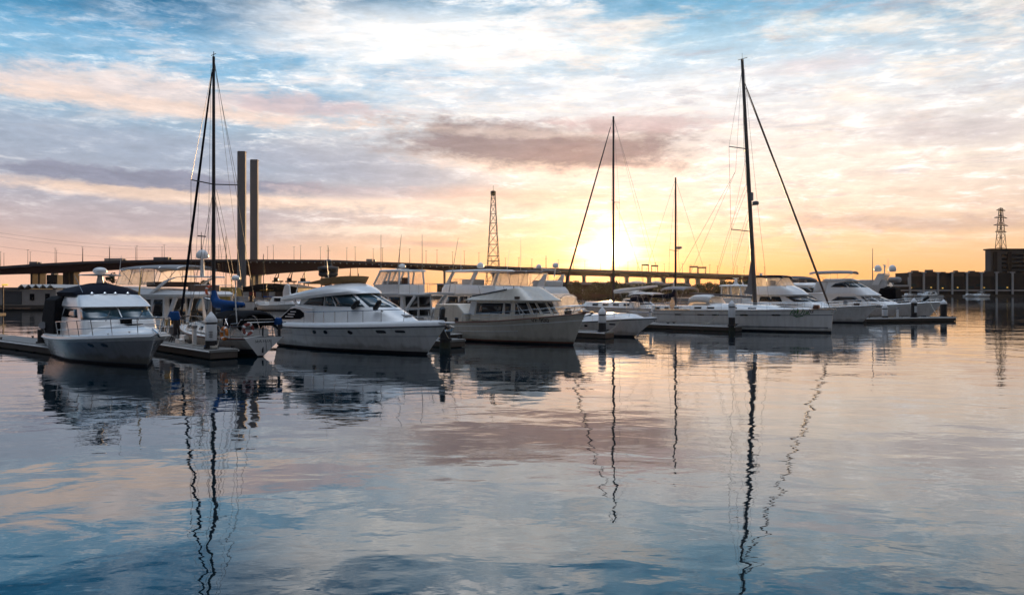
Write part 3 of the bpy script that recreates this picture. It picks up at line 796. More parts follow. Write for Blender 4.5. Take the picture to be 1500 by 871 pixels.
# overhead power lines
for i, (ya, yb) in enumerate(((331, 361), (337, 365), (352, 376))):
    a, b = W(-60, ya, 950), W(330, yb, 1100)
    pts = [a.lerp(b, q / 12) - V((0, 0, 10 * 4 * (q / 12) * (1 - q / 12))) for q in range(13)]
    o = MB().tube([p - a for p in pts], .11, 4).build('power_line', wire); o.location = a
    tag(o, 'thin power line sagging across the sky above the bridge end', 'power line', 'overhead power lines')

# control tower
t = W(481, 400, 300)
r = thing('control_tower', 'harbour control tower with round glazed deck and stepped top', 'tower', (t.x, t.y, 1.3), 0)
MB().lathe([(1.5, 0), (1.3, 11)], n=12).build('shaft', gplast, r)
for a in (0, 1.57, 3.14, 4.71): MB().tube([(3.2 * math.cos(a + .6), 3.2 * math.sin(a + .6), -.5), (2.6 * math.cos(a + .6), 2.6 * math.sin(a + .6), 9)], .22, 6).build('strut', darkm, r)
MB().lathe([(2.6, 8), (3.8, 8.6), (3.9, 9.6)], n=16).build('lower_deck', shedg, r)
MB().lathe([(3.75, 9.6), (3.95, 11.2)], n=16).build('glazing', glass, r)
MB().lathe([(4.2, 11.2), (4.1, 12), (1.6, 12.4)], n=16).build('roof', shedg, r)
MB().lathe([(1.2, 12.2), (1.6, 12.8), (1.5, 14.6), (.8, 15)], n=12).build('lookout', glassb, r)
MB().tube([(0, 0, 14.8), (0, 0, 20)], .09, 5).build('mast', darkm, r)
MB().bar((-.8, 0, 18.6), (.8, 0, 18.6), .1, .1).build('yard', darkm, r)

# long wharf shed with pale frames
Ys = 560
a = W(1308, 396.5, Ys); hs = a.z - 1.3
r = thing('wharf_shed', 'long dark wharf shed with pale vertical frames along the far quay', 'shed', (a.x, Ys, 1.35), 0)
x1 = W(1640, 400, Ys).x - a.x
sx = FP / Ys
MB().box(((x1 + 13) / 2, 12, hs * .46), (x1 - 13, 20, hs * .92)).build('wall', shedd, r, smooth=False)
MB().box((6.5, 12, 5.2), (13, 20, 10.4)).build('low_wing', shedd, r, smooth=False)
for px in (1334.5, 1354.7, 1375.5, 1396.4, 1418, 1439.4, 1461.4, 1484.9, 1507, 1528, 1550):
    X = W(px, 400, Ys).x - a.x
    mb = MB().box((X, 1.4, hs * .44), (1.2, 1.0, hs * .95)); mb.box((X, 1.2, hs * .93), (3.2, 1.2, .7)); mb.build('frame_post', framew, r, smooth=False)
mb = MB().box((6.2, 1.4, 6.6), (13, .6, 1.3)); mb.build('low_rail', framew, r, smooth=False)
MB().box((12.6, 1.3, 9.5), (1.3, 1, 7)).build('end_post', framew, r, smooth=False)
MB().box((.6, 1.3, 9.5), (1.0, 1, 7)).build('end_post', framew, r, smooth=False)
MB().box((x1 / 2, 1.3, 3.1), (x1, .6, .8)).build('base_rail', framew, r, smooth=False)
for px, wpx in ((1345, 17), (1366, 17), (1407, 18), (1429, 18), (1450, 18)):
    X = W(px, 400, Ys).x - a.x
    MB().box((X, 1.95, hs * .92 - 1), (wpx / sx, .5, 3.4)).build('roof_panel', brick, r, smooth=False)
for px, zz, ww in ((1340, 7, 4), (1348, 4.5, 5), (1362, 5, 6), (1384, 6, 5), (1402, 4.5, 7), (1424, 5.5, 5), (1436, 7, 4), (1446, 4.5, 6), (1470, 5, 7)):
    X = W(px, 400, Ys).x - a.x
    MB().box((X, 1.96, zz), (ww, .12, 1.5)).build('window', glassb, r, smooth=False)
rr_ = random.Random(5)
for px in (1350, 1371, 1388, 1412, 1431, 1452, 1476, 1492):
    X = W(px, 400, Ys).x - a.x; hh_ = rr_.uniform(.8, 2.6)
    MB().box((X, 8 + rr_.uniform(-3, 3), hs * .92 + hh_ / 2 - .1), (rr_.uniform(1.5, 5), 3, hh_)).build('roof_plant', shedg, r, smooth=False)
for px, zz in ((1337, 3.9), (1366, 4.1), (1383, 3.6), (1405, 4.0), (1444, 3.9), (1478, 4.1)):
    MB().box((W(px, 400, Ys).x - a.x, 1.9, zz + 1.2), (1.1, .14, .7)).build('lit_window', lampy, r, smooth=False)
# office block
a = W(1451, 366, 610)
r = thing('office_block', 'dark office block with banded glazing rising behind the wharf shed', 'building', (a.x, 610, 1.35), 0)
hb = a.z - 1.3
MB().box((34, 3.5, hb / 2), (68, 7, hb)).build('wall', shedg, r, smooth=False)
for i in range(6):
    MB().box((33, -.15, hb - 4.2 - 3.4 * i), (48, .5, 1.7)).build('window_band', glass, r, smooth=False)
for px in (1457, 1478): MB().box((W(px, 370, 610).x - a.x, -.6, hb - 10), (3, .8, 17)).build('pier_panel', shedd, r, smooth=False)
MB().box((45, -.8, hb - 12.5), (8, 1, 11)).build('pale_bay', framew, r, smooth=False)
MB().box((34, 3.5, hb + .5), (70, 9, 1.1)).build('roof', shedd, r, smooth=False)

# grey curved wharf building behind the sailing yacht
a = W(1143, 405, 300)
r = thing('wharf_building', 'low grey wharf building with a gently curved roof behind the yachts', 'building', (a.x, 300, .5), 0)
ww = 62 / FP * 300; hh = a.z
rows = [[V((ww * q / 8 - 2, y, z)) for y, z in ((0, -.5), (0, hh * .78 + .9 * math.sin(math.pi * q / 8) ** .6), (2, hh * .86 + 1.1 * math.sin(math.pi * q / 8) ** .6), (14, hh * .86 + 1.1 * math.sin(math.pi * q / 8) ** .6), (16, -.5))] for q in range(9)]
mb = MB().grid(rows); mb.add([p for p in rows[0]], [(0, 1, 2, 3, 4)]); mb.add([p for p in rows[-1]], [(0, 1, 2, 3, 4)])
mb.build('wall', shedg, r, smooth=False)
for i in range(3): MB().box((ww / 2 - 2, -.06, 1.6 + 1.25 * i), (ww * .98, .12, .3)).build('cladding_band', brick, r, smooth=False)
tag(MB().prism([(70, 296, 1.0), (150, 296, 1.0), (150, 330, 1.0), (70, 330, 1.0)], (0, 0, -2)).build('quay', conc, smooth=False), 'concrete quay under the grey wharf building', 'quay', kind='structure')

# storage domes by the sun
for px, rr, lab in ((934, 12.5, 'pale round storage dome under the bridge beside the sun'), (963, 9.5, 'smaller pale storage tank under the bridge next to the dome')):
    t = W(px, 420, 640)
    o = MB().lathe([(rr * .98, -1), (rr, 2), (rr * .97, 5.4), (rr * .86, 8), (rr * .62, 10), (rr * .3, 11), (.05, 11.4)], n=28).build('storage_tank', shedw)
    o.location = (t.x, 645, 1.3); tag(o, lab, 'storage tank')

# dark roofed wharf sheds on the western pier
def shed(name, lab, px0, px1, ytop, Y, dep, wall, roof, yb=None, gable=1.4):
    a, b = W(px0, ytop, Y), W(px1, ytop, Y); wd = b.x - a.x; h = a.z - 1.3
    r = thing(name, lab, 'shed', (a.x, Y, 1.3), 0)
    MB().box((wd / 2, dep / 2, h / 2 - .2), (wd, dep, h + .4)).build('wall', wall, r, smooth=False)
    MB().prism([(-.4, -.5, h), (wd + .4, -.5, h), (wd * .62, -.5, h + gable), (wd * .38, -.5, h + gable)], (0, dep + 1, 0)).build('roof', roof, r, smooth=False)
    return r, wd, h
r, wd, h = shed('pier_shed', 'dark low pier shed with a shallow roof and container cafe front', 355, 436, 421, 222, 22, shedd, shedd, gable=1.2)
for i, (q, c) in enumerate(((.04, shedw), (.15, redb), (.27, gplast), (.40, brick), (.5, shedw), (.62, brick), (.76, shedw))):
    MB().box((wd * q + .9, -.8, 1.1), (1.7, 1.2, 2.0)).build('stall_front', c, r, smooth=False)
MB().box((wd * .45, -.65, 2.65), (wd * .22, 1.4, .2)).build('awning', yellow, r, smooth=False)
MB().box((wd / 2, -1.6, .35), (wd + 6, .15, .18)).build('handrail', steel, r, smooth=False)
r, wd, h = shed('pier_shed', 'low dark shed with a brown front standing beside the tower foot', 300, 352, 424, 232, 16, brick, shedd, gable=.8)
for i in range(5): MB().box((wd * (.1 + .2 * i), -.12, 1.9), (1.2, .2, 1.2)).build('window', lampy if i in (1, 3) else glass, r, smooth=False)
# white club house with zigzag roof
a = W(-20, 414, 150); wd = W(82, 414, 150).x - a.x
r = thing('boat_shed', 'white clubhouse on the pier with a zigzag pleated roof', 'building', (a.x, 150, .9), 0)
hh = a.z - 2.2
MB().box((wd / 2, 5, hh / 2), (wd, 10, hh)).build('wall', shedw, r, smooth=False)
MB().box((wd * .38, -.06, hh * .45), (wd * .26, .15, hh * .85)).build('door_panel', shedg, r, smooth=False)
for q in (.06, .14, .66, .88): MB().box((wd * q, -.06, hh * .5), (.85, .15, hh * .42)).build('window', glass, r, smooth=False)
zz = [];
for i in range(11): zz.append((wd * (.48 + .052 * i), hh + .25 + (.65 if i % 2 else 0)))
rows = [[V((x, y, z)) for x, z in zz] for y in (-.7, 10.5)]
MB().grid(rows).build('pleated_roof', framew, r, smooth=False, solid=.18)
MB().box((wd * .24, 5, hh + .2), (wd * .5, 11, .35)).build('flat_roof', shedg, r, smooth=False)
mb = MB().prism([(a.x - 60, 146, .9), (a.x + wd + 12, 146, .9), (a.x + wd + 12, 166, .9), (a.x - 60, 166, .9)], (0, 0, -.6))
o = mb.build('pier_deck', dockt, smooth=False); tag(o, 'timber pier deck carrying the white clubhouse', 'pier', kind='structure')
# block silhouettes beyond the bridge
for px0, px1, yt, Y, lab in ((68, 84, 404, 830, 'small dark block beyond the bridge with a stepped roof'), (86, 92, 409, 860, 'narrow dark block beyond the bridge'), (1085, 1132, 409, 870, 'long low dark warehouse where the bridge ends'), (640, 700, 417, 880, 'low warehouse with a flat roof under the bridge')):
    a, b = W(px0, yt, Y), W(px1, yt, Y); ww = b.x - a.x
    r = thing('warehouse', lab, 'building', (a.x, Y, 1.3), 0)
    MB().box((ww / 2, 10, a.z / 2), (ww, 20, a.z)).build('wall', shedd, r, smooth=False)
    MB().box((ww * .35, 8, a.z + 1.2), (ww * .3, 8, 2.6)).build('roof_plant', shedg, r, smooth=False)
    for q in (.2, .5, .8): MB().box((ww * q, -.1, a.z * .6), (ww * .14, .3, 1.6)).build('window', glass, r, smooth=False)
for px0, px1, yt, Y, lab in ((808, 905, 417.5, 612, 'long dark waterside shed below the bridge under the sun'), (912, 1012, 418.5, 616, 'long dark waterside shed below the bridge by the storage domes')):
    a, b = W(px0, yt, Y), W(px1, yt, Y); ww = b.x - a.x
    r = thing('warehouse', lab, 'building', (a.x, Y, 1.3), 0)
    MB().box((ww / 2, 8, a.z / 2 - .8), (ww, 16, a.z - .6)).build('wall', shedd, r, smooth=False)
    MB().prism([(-.5, -.6, a.z - 1.1), (ww + .5, -.6, a.z - 1.1), (ww + .5, 8, a.z + .9), (-.5, 8, a.z + .9)], (0, 0, .3)).build('roof', brick, r, smooth=False)
    for q in range(5): MB().box((ww * (.1 + .2 * q), -.1, 2.6), (4.5, .3, 3.6)).build('door', gplast, r, smooth=False)
# port cranes far off
for i, px in enumerate((407, 419, 432, 497, 505)):
    t = W(px, 424, 900)
    if i == 0:
        cr0 = r = thing('port_crane', 'far harbour crane with lattice portal legs and raised jib', 'crane', (t.x, 900, 1.3), 10, 'port cranes under the bridge span')
        for sx in (-4.5, 4.5):
            for sy in (-4, 4): MB().tube([(sx, sy, 0), (sx * .8, sy * .8, 14)], .45, 4).build('leg', darkm, r)
        MB().box((0, 0, 14.5), (12, 9, 1.6)).build('portal', darkm, r, smooth=False)
        MB().box((-2, 0, 17), (5, 4, 4)).build('machinery_house', darkm, r, smooth=False)
        MB().tube([(0, 0, 18), (3, 0, 33)], [.8, .35], 5).build('jib', darkm, r)
        MB().tube([(-4, 0, 18), (0, 0, 26)], .4, 5).build('back_stay', darkm, r)
    else:
        c = copy_tree(cr0); c.location = (t.x, 900 + 20 * i, 1.3); c.rotation_euler.z = R(30 * i)

# ------------------------------------------------------------------ trees along the shore
def leaf_crown(rng, R0, H, n, cl=12, sz=.5):
    """leaf sized faces clustered in clumps through an uneven crown"""
    mb = MB(); cs = []
    for _ in range(cl):
        a = rng.uniform(0, 6.28); q = rng.random() ** .5 * R0; z = rng.uniform(.1, 1) * H
        q *= (1 - .6 * (z / H) ** 2)
        cs.append((V((q * math.cos(a), q * math.sin(a), z)), rng.uniform(.25, .5) * R0))
    for _ in range(n):
        c, rr = rng.choice(cs)
        d = V((rng.gauss(0, 1), rng.gauss(0, 1), rng.gauss(0, .8))).normalized() * rr * rng.random() ** .4
        p = c + d; s_ = sz * rng.uniform(.6, 1.4)
        u = V((rng.gauss(0, 1), rng.gauss(0, 1), rng.gauss(0, 1))).normalized(); v = u.cross(V((rng.gauss(0, 1), rng.gauss(0, 1), rng.gauss(0, 1)))).normalized()
        mb.add([p - u * s_, p - v * s_ * .6, p + u * s_, p + v * s_ * .6], [(0, 1, 2, 3)], 0 if rng.random() < .6 else 1)
    return mb
rng = random.Random(3)
TREES = [(815, 412, 440), (832, 414, 455), (846, 413, 430), (862, 415, 470), (878, 414, 440), (893, 413, 455), (906, 415, 430), (921, 416, 460), (936, 417, 445), (951, 416, 430), (967, 418, 460), (985, 417, 440), (1003, 416, 450), (1022, 417, 470), (1041, 415, 455), (1061, 413, 470), (1078, 414, 460), (1098, 413, 480), (1118, 413, 500), (1135, 414, 510)]
mt = None
for i, (px, yt, Y) in enumerate(TREES):
    Y = Y + 150 if px > 834 else Y + 165
    t = W(px, yt, Y); h = t.z - 1.3
    if i < 4:
        r = thing('tree', 'dark bushy tree in the row on the far bank below the bridge', 'tree', (t.x, Y, 1.3), rng.uniform(0, 360), 'trees on the far bank')
        mb = MB(); mb.tube([(0, 0, -.5), (.2, .1, h * .35), (0, .3, h * .7)], [.45, .32, .12], 6)
        for a in (0, 2, 4): mb.tube([(.15, .1, h * .3), (2 * math.cos(a), 2 * math.sin(a), h * .6)], [.2, .06], 5)
        mb.build('trunk', bark, r)
        leaf_crown(rng, 9.0, h * .95, 2200, 18, .6).build('crown', [leafm, leafl], r, smooth=False).location = (0, 0, -h * .06)
        if i == 0: protos = []
        protos.append((r, h))
    else:
        pr, ph = protos[i % 4]; c = copy_tree(pr); c.location = (t.x, Y, 1.3); c.rotation_euler.z = rng.uniform(0, 6); c.scale = (1.1, 1.1, h / ph)
for px, yt, Y, lab in ((162, 404, 260, 'spiky small tree silhouetted under the bridge behind the navy canvas'), (300, 414, 240, 'small round tree by the tower foot')):
    t = W(px, yt, Y); h = t.z - 1.3
    r = thing('tree', lab, 'tree', (t.x, Y, 1.3), 0)
    MB().tube([(0, 0, -.3), (.1, 0, h * .8)], [.16, .05], 6).build('trunk', bark, r)
    leaf_crown(rng, 2.2, h * .75, 500, 12, .3).build('crown', [leafm, leafl], r, smooth=False).location = (0, 0, h * .3)
# ------------------------------------------------------------------ boats
def boat(name, label, cat, stem, deg, L, group=None):
    d = V((math.cos(R(deg)), math.sin(R(deg)), 0)); p = V((stem[0], stem[1], 0)) - d * L
    return thing(name, label, cat, p, deg, group)
ROWS = [('z', -.5), ('z', -.02), ('z', .10), ('z', .15), ('v', .3), ('v', .5), ('v', .7), ('v', .85), ('v', 1.0)]
BANDS = [0, 0, 1, 2, 2, 2, 2, 2]
def gunwale(H, root, h, ins, m=None, t0=0.0):
    """raised toe moulding above the rubbing strake"""
    ts = [t for t in H.TS if t >= t0]
    prof = ((.0, .005), (h * .45, .015), (h * .85, ins * .35), (h, ins * .7), (h, ins + .12), (h * .2, ins + .16))
    mb = MB()
    mb.grid([[H.edge(t, 1, dz, i) for dz, i in prof] for t in ts] + [[H.edge(t, -1, dz, i) for dz, i in prof] for t in reversed(ts)])
    return mb.build('gunwale', m or gel, root)
def anchor(root, p, s=1.0):
    p = V(p); mb = MB()
    mb.bar(p + V((-.55, 0, .12)) * s, p + V((.25, 0, -.05)) * s, .06 * s, .09 * s)
    mb.prism([p + V((.3, 0, .0)) * s, p + V((-.1, .22, -.2)) * s, p + V((-.25, 0, -.14)) * s, p + V((-.1, -.22, -.2)) * s], (0, 0, -.03))
    return mb.build('anchor', steel, root, smooth=False)
def cleat(root, p, s=1.0, m=None, name='cleat'):
    p = V(p); mb = MB().bar(p + V((-.14, 0, .08)) * s, p + V((.14, 0, .08)) * s, .035 * s, .035 * s)
    mb.box(p + V((0, 0, .035 * s)), (.1 * s, .05 * s, .08 * s))
    return mb.build(name, m or steel, root, smooth=False)
def fender(root, p, label, ln=.75, r=.14, tilt=0.0, m=None, group=None):
    q = at(root, p)
    o = thing('fender', label, 'fender', q, math.degrees(root.rotation_euler.z), group)
    o.rotation_euler.y = tilt
    MB().lathe([(.02, -ln / 2), (r * .6, -ln * .46), (r, -ln * .36), (r, ln * .36), (r * .6, ln * .46), (.02, ln / 2)], n=12).build('body', m or rubber, o)
    MB().tube([(0, 0, ln / 2 - .02), (0, 0, ln / 2 + .45)], .014, 5).build('lanyard', rope, o)
    return o
def lifebuoy(root, p, label, rx=0.0, r=.34, m=None, rz=0.0):
    q = at(root, p)
    o = thing('lifebuoy', label, 'lifebuoy', q, math.degrees(root.rotation_euler.z) + rz)
    mb = MB(); pts = [V((r * math.cos(a * .3307 - 1.1), 0, r * math.sin(a * .3307 - 1.1))) for a in range(19)]
    mb.tube(pts, .085, 8, closed=True); mb.build('ring', m or skin_o, o)
    for a in (.5, 2.1, 3.6, 5.2):
        c = V((r * math.cos(a), 0, r * math.sin(a))); d = V((-math.sin(a), 0, math.cos(a)))
        MB().tube([c - d * .05, c + d * .05], .094, 8).build('white_band', plast, o)
    return o
def outboard(loc, deg, label, cover, s=1.0):
    o = thing('outboard_motor', label, 'outboard motor', loc, deg)
    mb = MB(); c = House([LV(.42 * s, -.3 * s, .22 * s, .17 * s, lf=.2 * s), LV(.6 * s, -.34 * s, .26 * s, .2 * s, lf=.22 * s), LV(.85 * s, -.26 * s, .2 * s, .14 * s, lf=.2 * s)], 4, 5)
    c.build(o, 'cowling', cover, camber=.05)
    mb.box((0, 0, .05 * s), (.2 * s, .14 * s, .8 * s)); mb.box((.16 * s, 0, .3 * s), (.18 * s, .26 * s, .3 * s)); mb.build('leg', darkm, o, smooth=False, bevel=.02)
    MB().box((-.05 * s, 0, -.36 * s), (.5 * s, .22 * s, .04 * s)).build('cavitation_plate', darkm, o, smooth=False)
    MB().bar((.2 * s, 0, .55 * s), (.75 * s, .05 * s, .62 * s), .05 * s, .05 * s).build('tiller', darkm, o)
    return o
def radar_bar(root, p, ln=1.2):
    p = V(p)
    MB().lathe([(.16, 0), (.2, .08), (.14, .2), (.06, .26)], p, 10).build('scanner_base', plast, root)
    MB().bar(p + V((0, -ln / 2, .3)), p + V((0, ln / 2, .3)), .12, .09).build('scanner_bar', plast, root)

def cabin_windows(H, root, sides, fronts, frame=None, m=None, mf=None):
    for sd in (-1, 1):
        for pr in sides: H.win(root, pr, m, sd, True, frame=frame if sd < 0 else None)
        for pr in fronts: H.win(root, pr, mf or m, sd, False, name='windscreen', frame=frame)
def rect(x0, x1, v0, v1, lean=0.0): return [((x0, v0), (x0 + lean, v1)), ((x1, v0), (x1 + lean, v1))]

def wheelhouse(root, x0, x1, w, z0, z1, z2, lf=.7, la=.15, m=None, sill=True, over=.25, npan=2, side_split=(.5,)):
    """glazed shelter one can see through: sill, corner posts, panes, roof"""
    m = m or gel
    h = House([LV(z0, x0, x1, w, lf=.25, n=6), LV(z1, x0 + .02, x1 - .05, w * .98, lf=.25, n=6)], 6, 5)
    if sill: h.build(root, 'wheelhouse_base', m, roof=True, camber=.0)
    bx0, bx1, tx0, tx1, wt = x0 + .04, x1 - .1, x0 + la, x1 - lf, w * .9; wb = w * .96
    posts = []
    for sd in (1, -1):
        posts += [((bx0, sd * wb, z1), (tx0, sd * wt, z2)), ((bx1, sd * wb, z1), (tx1, sd * wt, z2))]
        for q in side_split: posts.append(((bx0 + (bx1 - bx0) * q, sd * wb, z1), (tx0 + (tx1 - tx0) * q, sd * wt, z2)))
    for k in range(1, npan): 
        y = -1 + 2 * k / npan; posts.append(((bx1, wb * y, z1), (tx1, wt * y, z2)))
    posts.append(((bx0, .35, z1), (tx0, .35, z2)))
    for a, b in posts: MB().bar(a, b, .11, .13, up=(1, 0, 0)).build('window_post', m, root, smooth=False)
    for sd in (1, -1): panel(root, 'window', clearg, (bx0, sd * wb, z1), (bx1, sd * wb, z1), (tx1, sd * wt, z2), (tx0, sd * wt, z2))
    panel(root, 'windscreen', clearg, (bx1, -wb, z1), (bx1, wb, z1), (tx1, wt, z2), (tx1, -wt, z2))
    rf = House([LV(z2 - .02, tx0 - over, tx1 + over, wt + .16, lf=.5, n=4), LV(z2 + .07, tx0 - over, tx1 + over, wt + .18, lf=.5, n=4), LV(z2 + .15, tx0 - over + .1, tx1 + over - .15, wt + .05, lf=.5, n=4)], 8, 6)
    rf.build(root, 'wheelhouse_roof', m, floor=True, camber=.06)

def bimini(root, x0, x1, w, z, zb, cov, name='bimini', legs=(0, .5, 1), fr=None, cam=.2, drop=.1):
    c = canopy(root, name, cov, x0, x1, w, z, cam, drop)
    for q in legs:
        x = x0 + (x1 - x0) * q; xb = x0 + (x1 - x0) * (.5 + (q - .5) * .55)
        pts = [(xb, -w, zb), (x, -w * .99, z - .05)] + [(x, w * k, z + cam * (1 - abs(k) ** 2.6) - .02 + .06 * math.sin(math.pi * q)) for k in (-.9, -.6, -.3, 0, .3, .6, .9)] + [(x, w * .99, z - .05), (xb, w, zb)]
        MB().tube(pts, .02, 6).build('hoop', fr or steel, root)
    return c
def curtains(root, x0, x1, w, z0, z1, wt=None, fx=.35, n=3, m=None):
    """clear side and front curtains with dark seams"""
    wt = wt or w * .97; m = m or clear
    for sd in (1, -1):
        panel(root, 'side_curtain', m, (x0, sd * w, z0), (x1, sd * w, z0), (x1 - fx, sd * wt, z1), (x0 + .1, sd * wt, z1), sag=.03)
        for k in range(n + 1):
            q = k / n
            MB().tube([(x0 + (x1 - x0) * q, sd * (w + .012), z0), (x0 + .1 + (x1 - fx - x0 - .1) * q, sd * (wt + .012), z1)], .022, 5).build('curtain_seam', greyc, root)
    panel(root, 'front_curtain', m, (x1, -w, z0), (x1, w, z0), (x1 - fx, wt, z1), (x1 - fx, -wt, z1), sag=.03)
    for q in (.33, .66): MB().tube([(x1 + .012, -w + 2 * w * q, z0), (x1 - fx + .012, -wt + 2 * wt * q, z1)], .022, 5).build('curtain_seam', greyc, root)

def fly_cruiser(root, H, c):
    """saloon, flybridge coaming and what stands on it"""
    z0, z1, z2 = c['z']; xa, x0, x1, x2 = c['sal']; w0, w1, w2 = c['w']; m = c.get('m', gel)
    S = House([LV(z0, xa, x0, w0, lf=c.get('lf', 3.2), n=2.2), LV(z1, xa, x1, w1, lf=c.get('lf', 3.2) * .85, n=2.3), LV(z2, xa + .2, x2, w2, lf=c.get('lf', 3.2) * .62, n=2.6)])
    S.build(root, 'saloon', m, sub=2)
    sw = c.get('sidewin', [(.06, .48), (.52, .9)])
    xs = x2 - c.get('lf', 3.2) * .62
    for a, b in sw:
        xa_, xb_ = xa + .3 + (xs - xa) * a, xa + .3 + (xs - xa) * b
        for sd in (-1, 1): S.win(root, [((xa_, 1.14), (xa_ + .15, 1.88)), ((xb_ + .3, 1.12), (xb_, 1.88))], c.get('g', glass), sd)
    for sd in (-1, 1):
        S.win(root, [((.63, 1.12), (.63, 1.88)), ((.8, 1.12), (.8, 1.88))], c.get('gf', glass), sd, False, name='windscreen')
        S.win(root, [((.82, 1.12), (.82, 1.88)), ((.985, 1.12), (.985, 1.88))], c.get('gf', glass), sd, False, name='windscreen')
    fa, f0, f1, zc = c['fly']
    F = House([LV(z2 + .004, fa, f0 - .15, w2 + .12, lf=2.0, n=2.3), LV(z2 + .16, fa - .1, f0, w2 + .26, lf=2.1, n=2.3), LV((z2 + zc) / 2 + c.get('dip', 0) , fa + .05, (f0 + f1) / 2 + .15, w2 + .16, lf=1.8, n=2.4, zf=(z2 + zc) / 2 + .12), LV(zc - .2 + c.get('dip', 0), fa + .3, f1, w2 - .02, lf=1.4, n=2.6, zf=zc)])
    F.build(root, 'flybridge', m, sub=2, floor=True, camber=.02)
    if c.get('overhang', True):
        for sd in (-1, 1):
            MB().bar((xa - .1, sd * (w1 - .12), z0 + .2), (max(fa + .3, xa - .9), sd * (w2 + .02), z2), .16, .22).build('stanchion', m, root, smooth=False, bevel=.02)
    # aft bulkhead with dark doors
    for y0, y1 in ((-w1 * .8, -w1 * .1), (w1 * .02, w1 * .72)):
        MB().add([(xa - .012, y0, z0 + .05), (xa - .012, y1, z0 + .05), (xa + .1, y1, z2 - .15), (xa + .1, y0, z2 - .15)], [(0, 1, 2, 3)]).build('saloon_door', glass, root, solid=.01)
    return S, F

# ---- A: flybridge sport cruiser under navy canvas, bow towards the camera
A = boat('motor_cruiser', 'white sport cruiser with dark navy canvas over its flybridge and a black cockpit tent', 'motor boat', (-17.0, 34.9), -48, 11.2)
H = Hull(11.2, 4.7, 1.05, 1.52, ov=1.35, tm=.42, sb=.92, wl=.84, fine=1.35, full=2.6, flare=2.2)
H.parts(A, ROWS, [0, 0, 1, 2, 2, 2, 2, 3], [anti, stripe_shade, greyshade, greyh], rub=plast, rubr=.05)  # dark grey topsides hold the shade under the flare as colour
gunwale(H, A, .16, .28)
T = House([LV(1.18, 5.5, 11.2, 1.75, lf=5.2, n=2.0, zf=1.5), LV(1.62, 5.5, 10.9, 1.45, lf=4.9, n=2.0, zf=1.72), LV(1.78, 5.5, 10.2, 1.15, lf=4.2, n=2.0, zf=1.8)])
T.build(A, 'foredeck_trunk', gel, camber=.12, sub=2)
S = House([LV(1.2, 1.7, 7.8, 1.78, lf=1.5, n=4), LV(2.05, 1.7, 7.45, 1.7, lf=1.2, n=4.4), LV(2.68, 1.8, 6.4, 1.58, lf=.9, n=4.8), LV(2.74, 1.8, 6.65, 1.68, lf=.9, n=4.8), LV(3.0, 1.8, 6.1, 1.62, lf=.9, n=4.8), LV(3.32, 1.9, 5.3, 1.48, lf=.8, n=4.8)])
S.build(A, 'saloon', gel)
for sd in (-1, 1):
    S.win(A, [((.625, 1.06), (.625, 1.95)), ((.99997, 1.06), (.99997, 1.95))], glassb, sd, False, name='windscreen')
    S.win(A, [((2.4, 1.2), (2.7, 1.88)), ((5.8, 1.2), (5.2, 1.88))], glass, sd)
MB().box((7.55, .1, 2.03), (.3, .5, .32), ry=.3).build('instrument_box', black, A, bevel=.03)
for y in (-.8, .7): MB().bar((7.46, y, 2.06), (6.85, y + .35, 2.5), .03, .03).build('wiper', darkm, A)
MB().box((9.2, 0, 1.93), (.7, .7, .05)).build('deck_hatch', glass, A, bevel=.02)
MB().box((8.35, .75, 1.86), (.3, .8, .04), ry=.03).build('deck_vent', gplast, A)
C_ = House([LV(3.26, .9, 5.2, 1.62, lf=.9, n=3.4), LV(3.46, .8, 5.1, 1.66, lf=1.0, n=2.6), LV(3.72, 1.2, 4.7, 1.2, lf=1.2, n=2.4), LV(3.88, 1.9, 3.9, .62, lf=.8, n=2.2)])
C_.build(A, 'flybridge_cover', navy, camber=.1, sub=2)
E_ = House([LV(.95, -.9, 2.3, 2.06, lf=.25, n=6), LV(2.0, -.85, 2.3, 2.05, lf=.25, n=6), LV(3.05, -.6, 2.2, 1.95, lf=.25, n=6), LV(3.25, -.3, 2.1, 1.7, lf=.25, n=5)])
E_.build(A, 'cockpit_tent', black, camber=.1, sub=2)
MB().lathe([(.2, 3.95), (.13, 4.3), (.16, 4.46)], (3.0, 0, 0), 10).build('radar_post', plast, A)
MB().prism([(2.7, -1.0, 4.36), (3.3, -1.0, 4.36), (3.4, -.4, 4.4), (3.4, .4, 4.4), (3.3, 1.0, 4.36), (2.7, 1.0, 4.36)], (0, 0, .06)).build('aerial_wing', plast, A, smooth=False, bevel=.02)
dome(A, (3.0, 0, 4.62), .36, flat=.42)
antenna(A, (3.0, .95, 4.4), 1.1, (.05, .1)); antenna(A, (4.9, -1.2, 3.3), 1.05, (-.4, -.35), .02, m=steel); antenna(A, (5.6, 1.25, 3.32), 1.3, (-.3, .2), .035, name='sunlit_rod', m=yellow)  # last rod coloured yellow to hold the gold sunlight on an aerial
for y in (-.9, -.3, .2, .8): MB().lathe([(.05, 0), (.09, .06), (.03, .12)], (5.22, y, 3.36), 8).build('deck_light', steel, A)
H.rail(A, .40, .84, .10, 6, True, .024, lean=.12, nose=.35)
H.ports(A, (8.2, 9.2), .72, .42, .2); H.ports(A, (8.2, 9.2), .72, .42, .2, sd=1)
anchor(A, H.edge(1, 1, .12)); 
for sd in (-1, 1): cleat(A, H.edge(.9, sd, .14, .3))
MB().box((-.5, 0, .28), (1.0, 3.6, .12)).build('swim_platform', gel, A, bevel=.04)

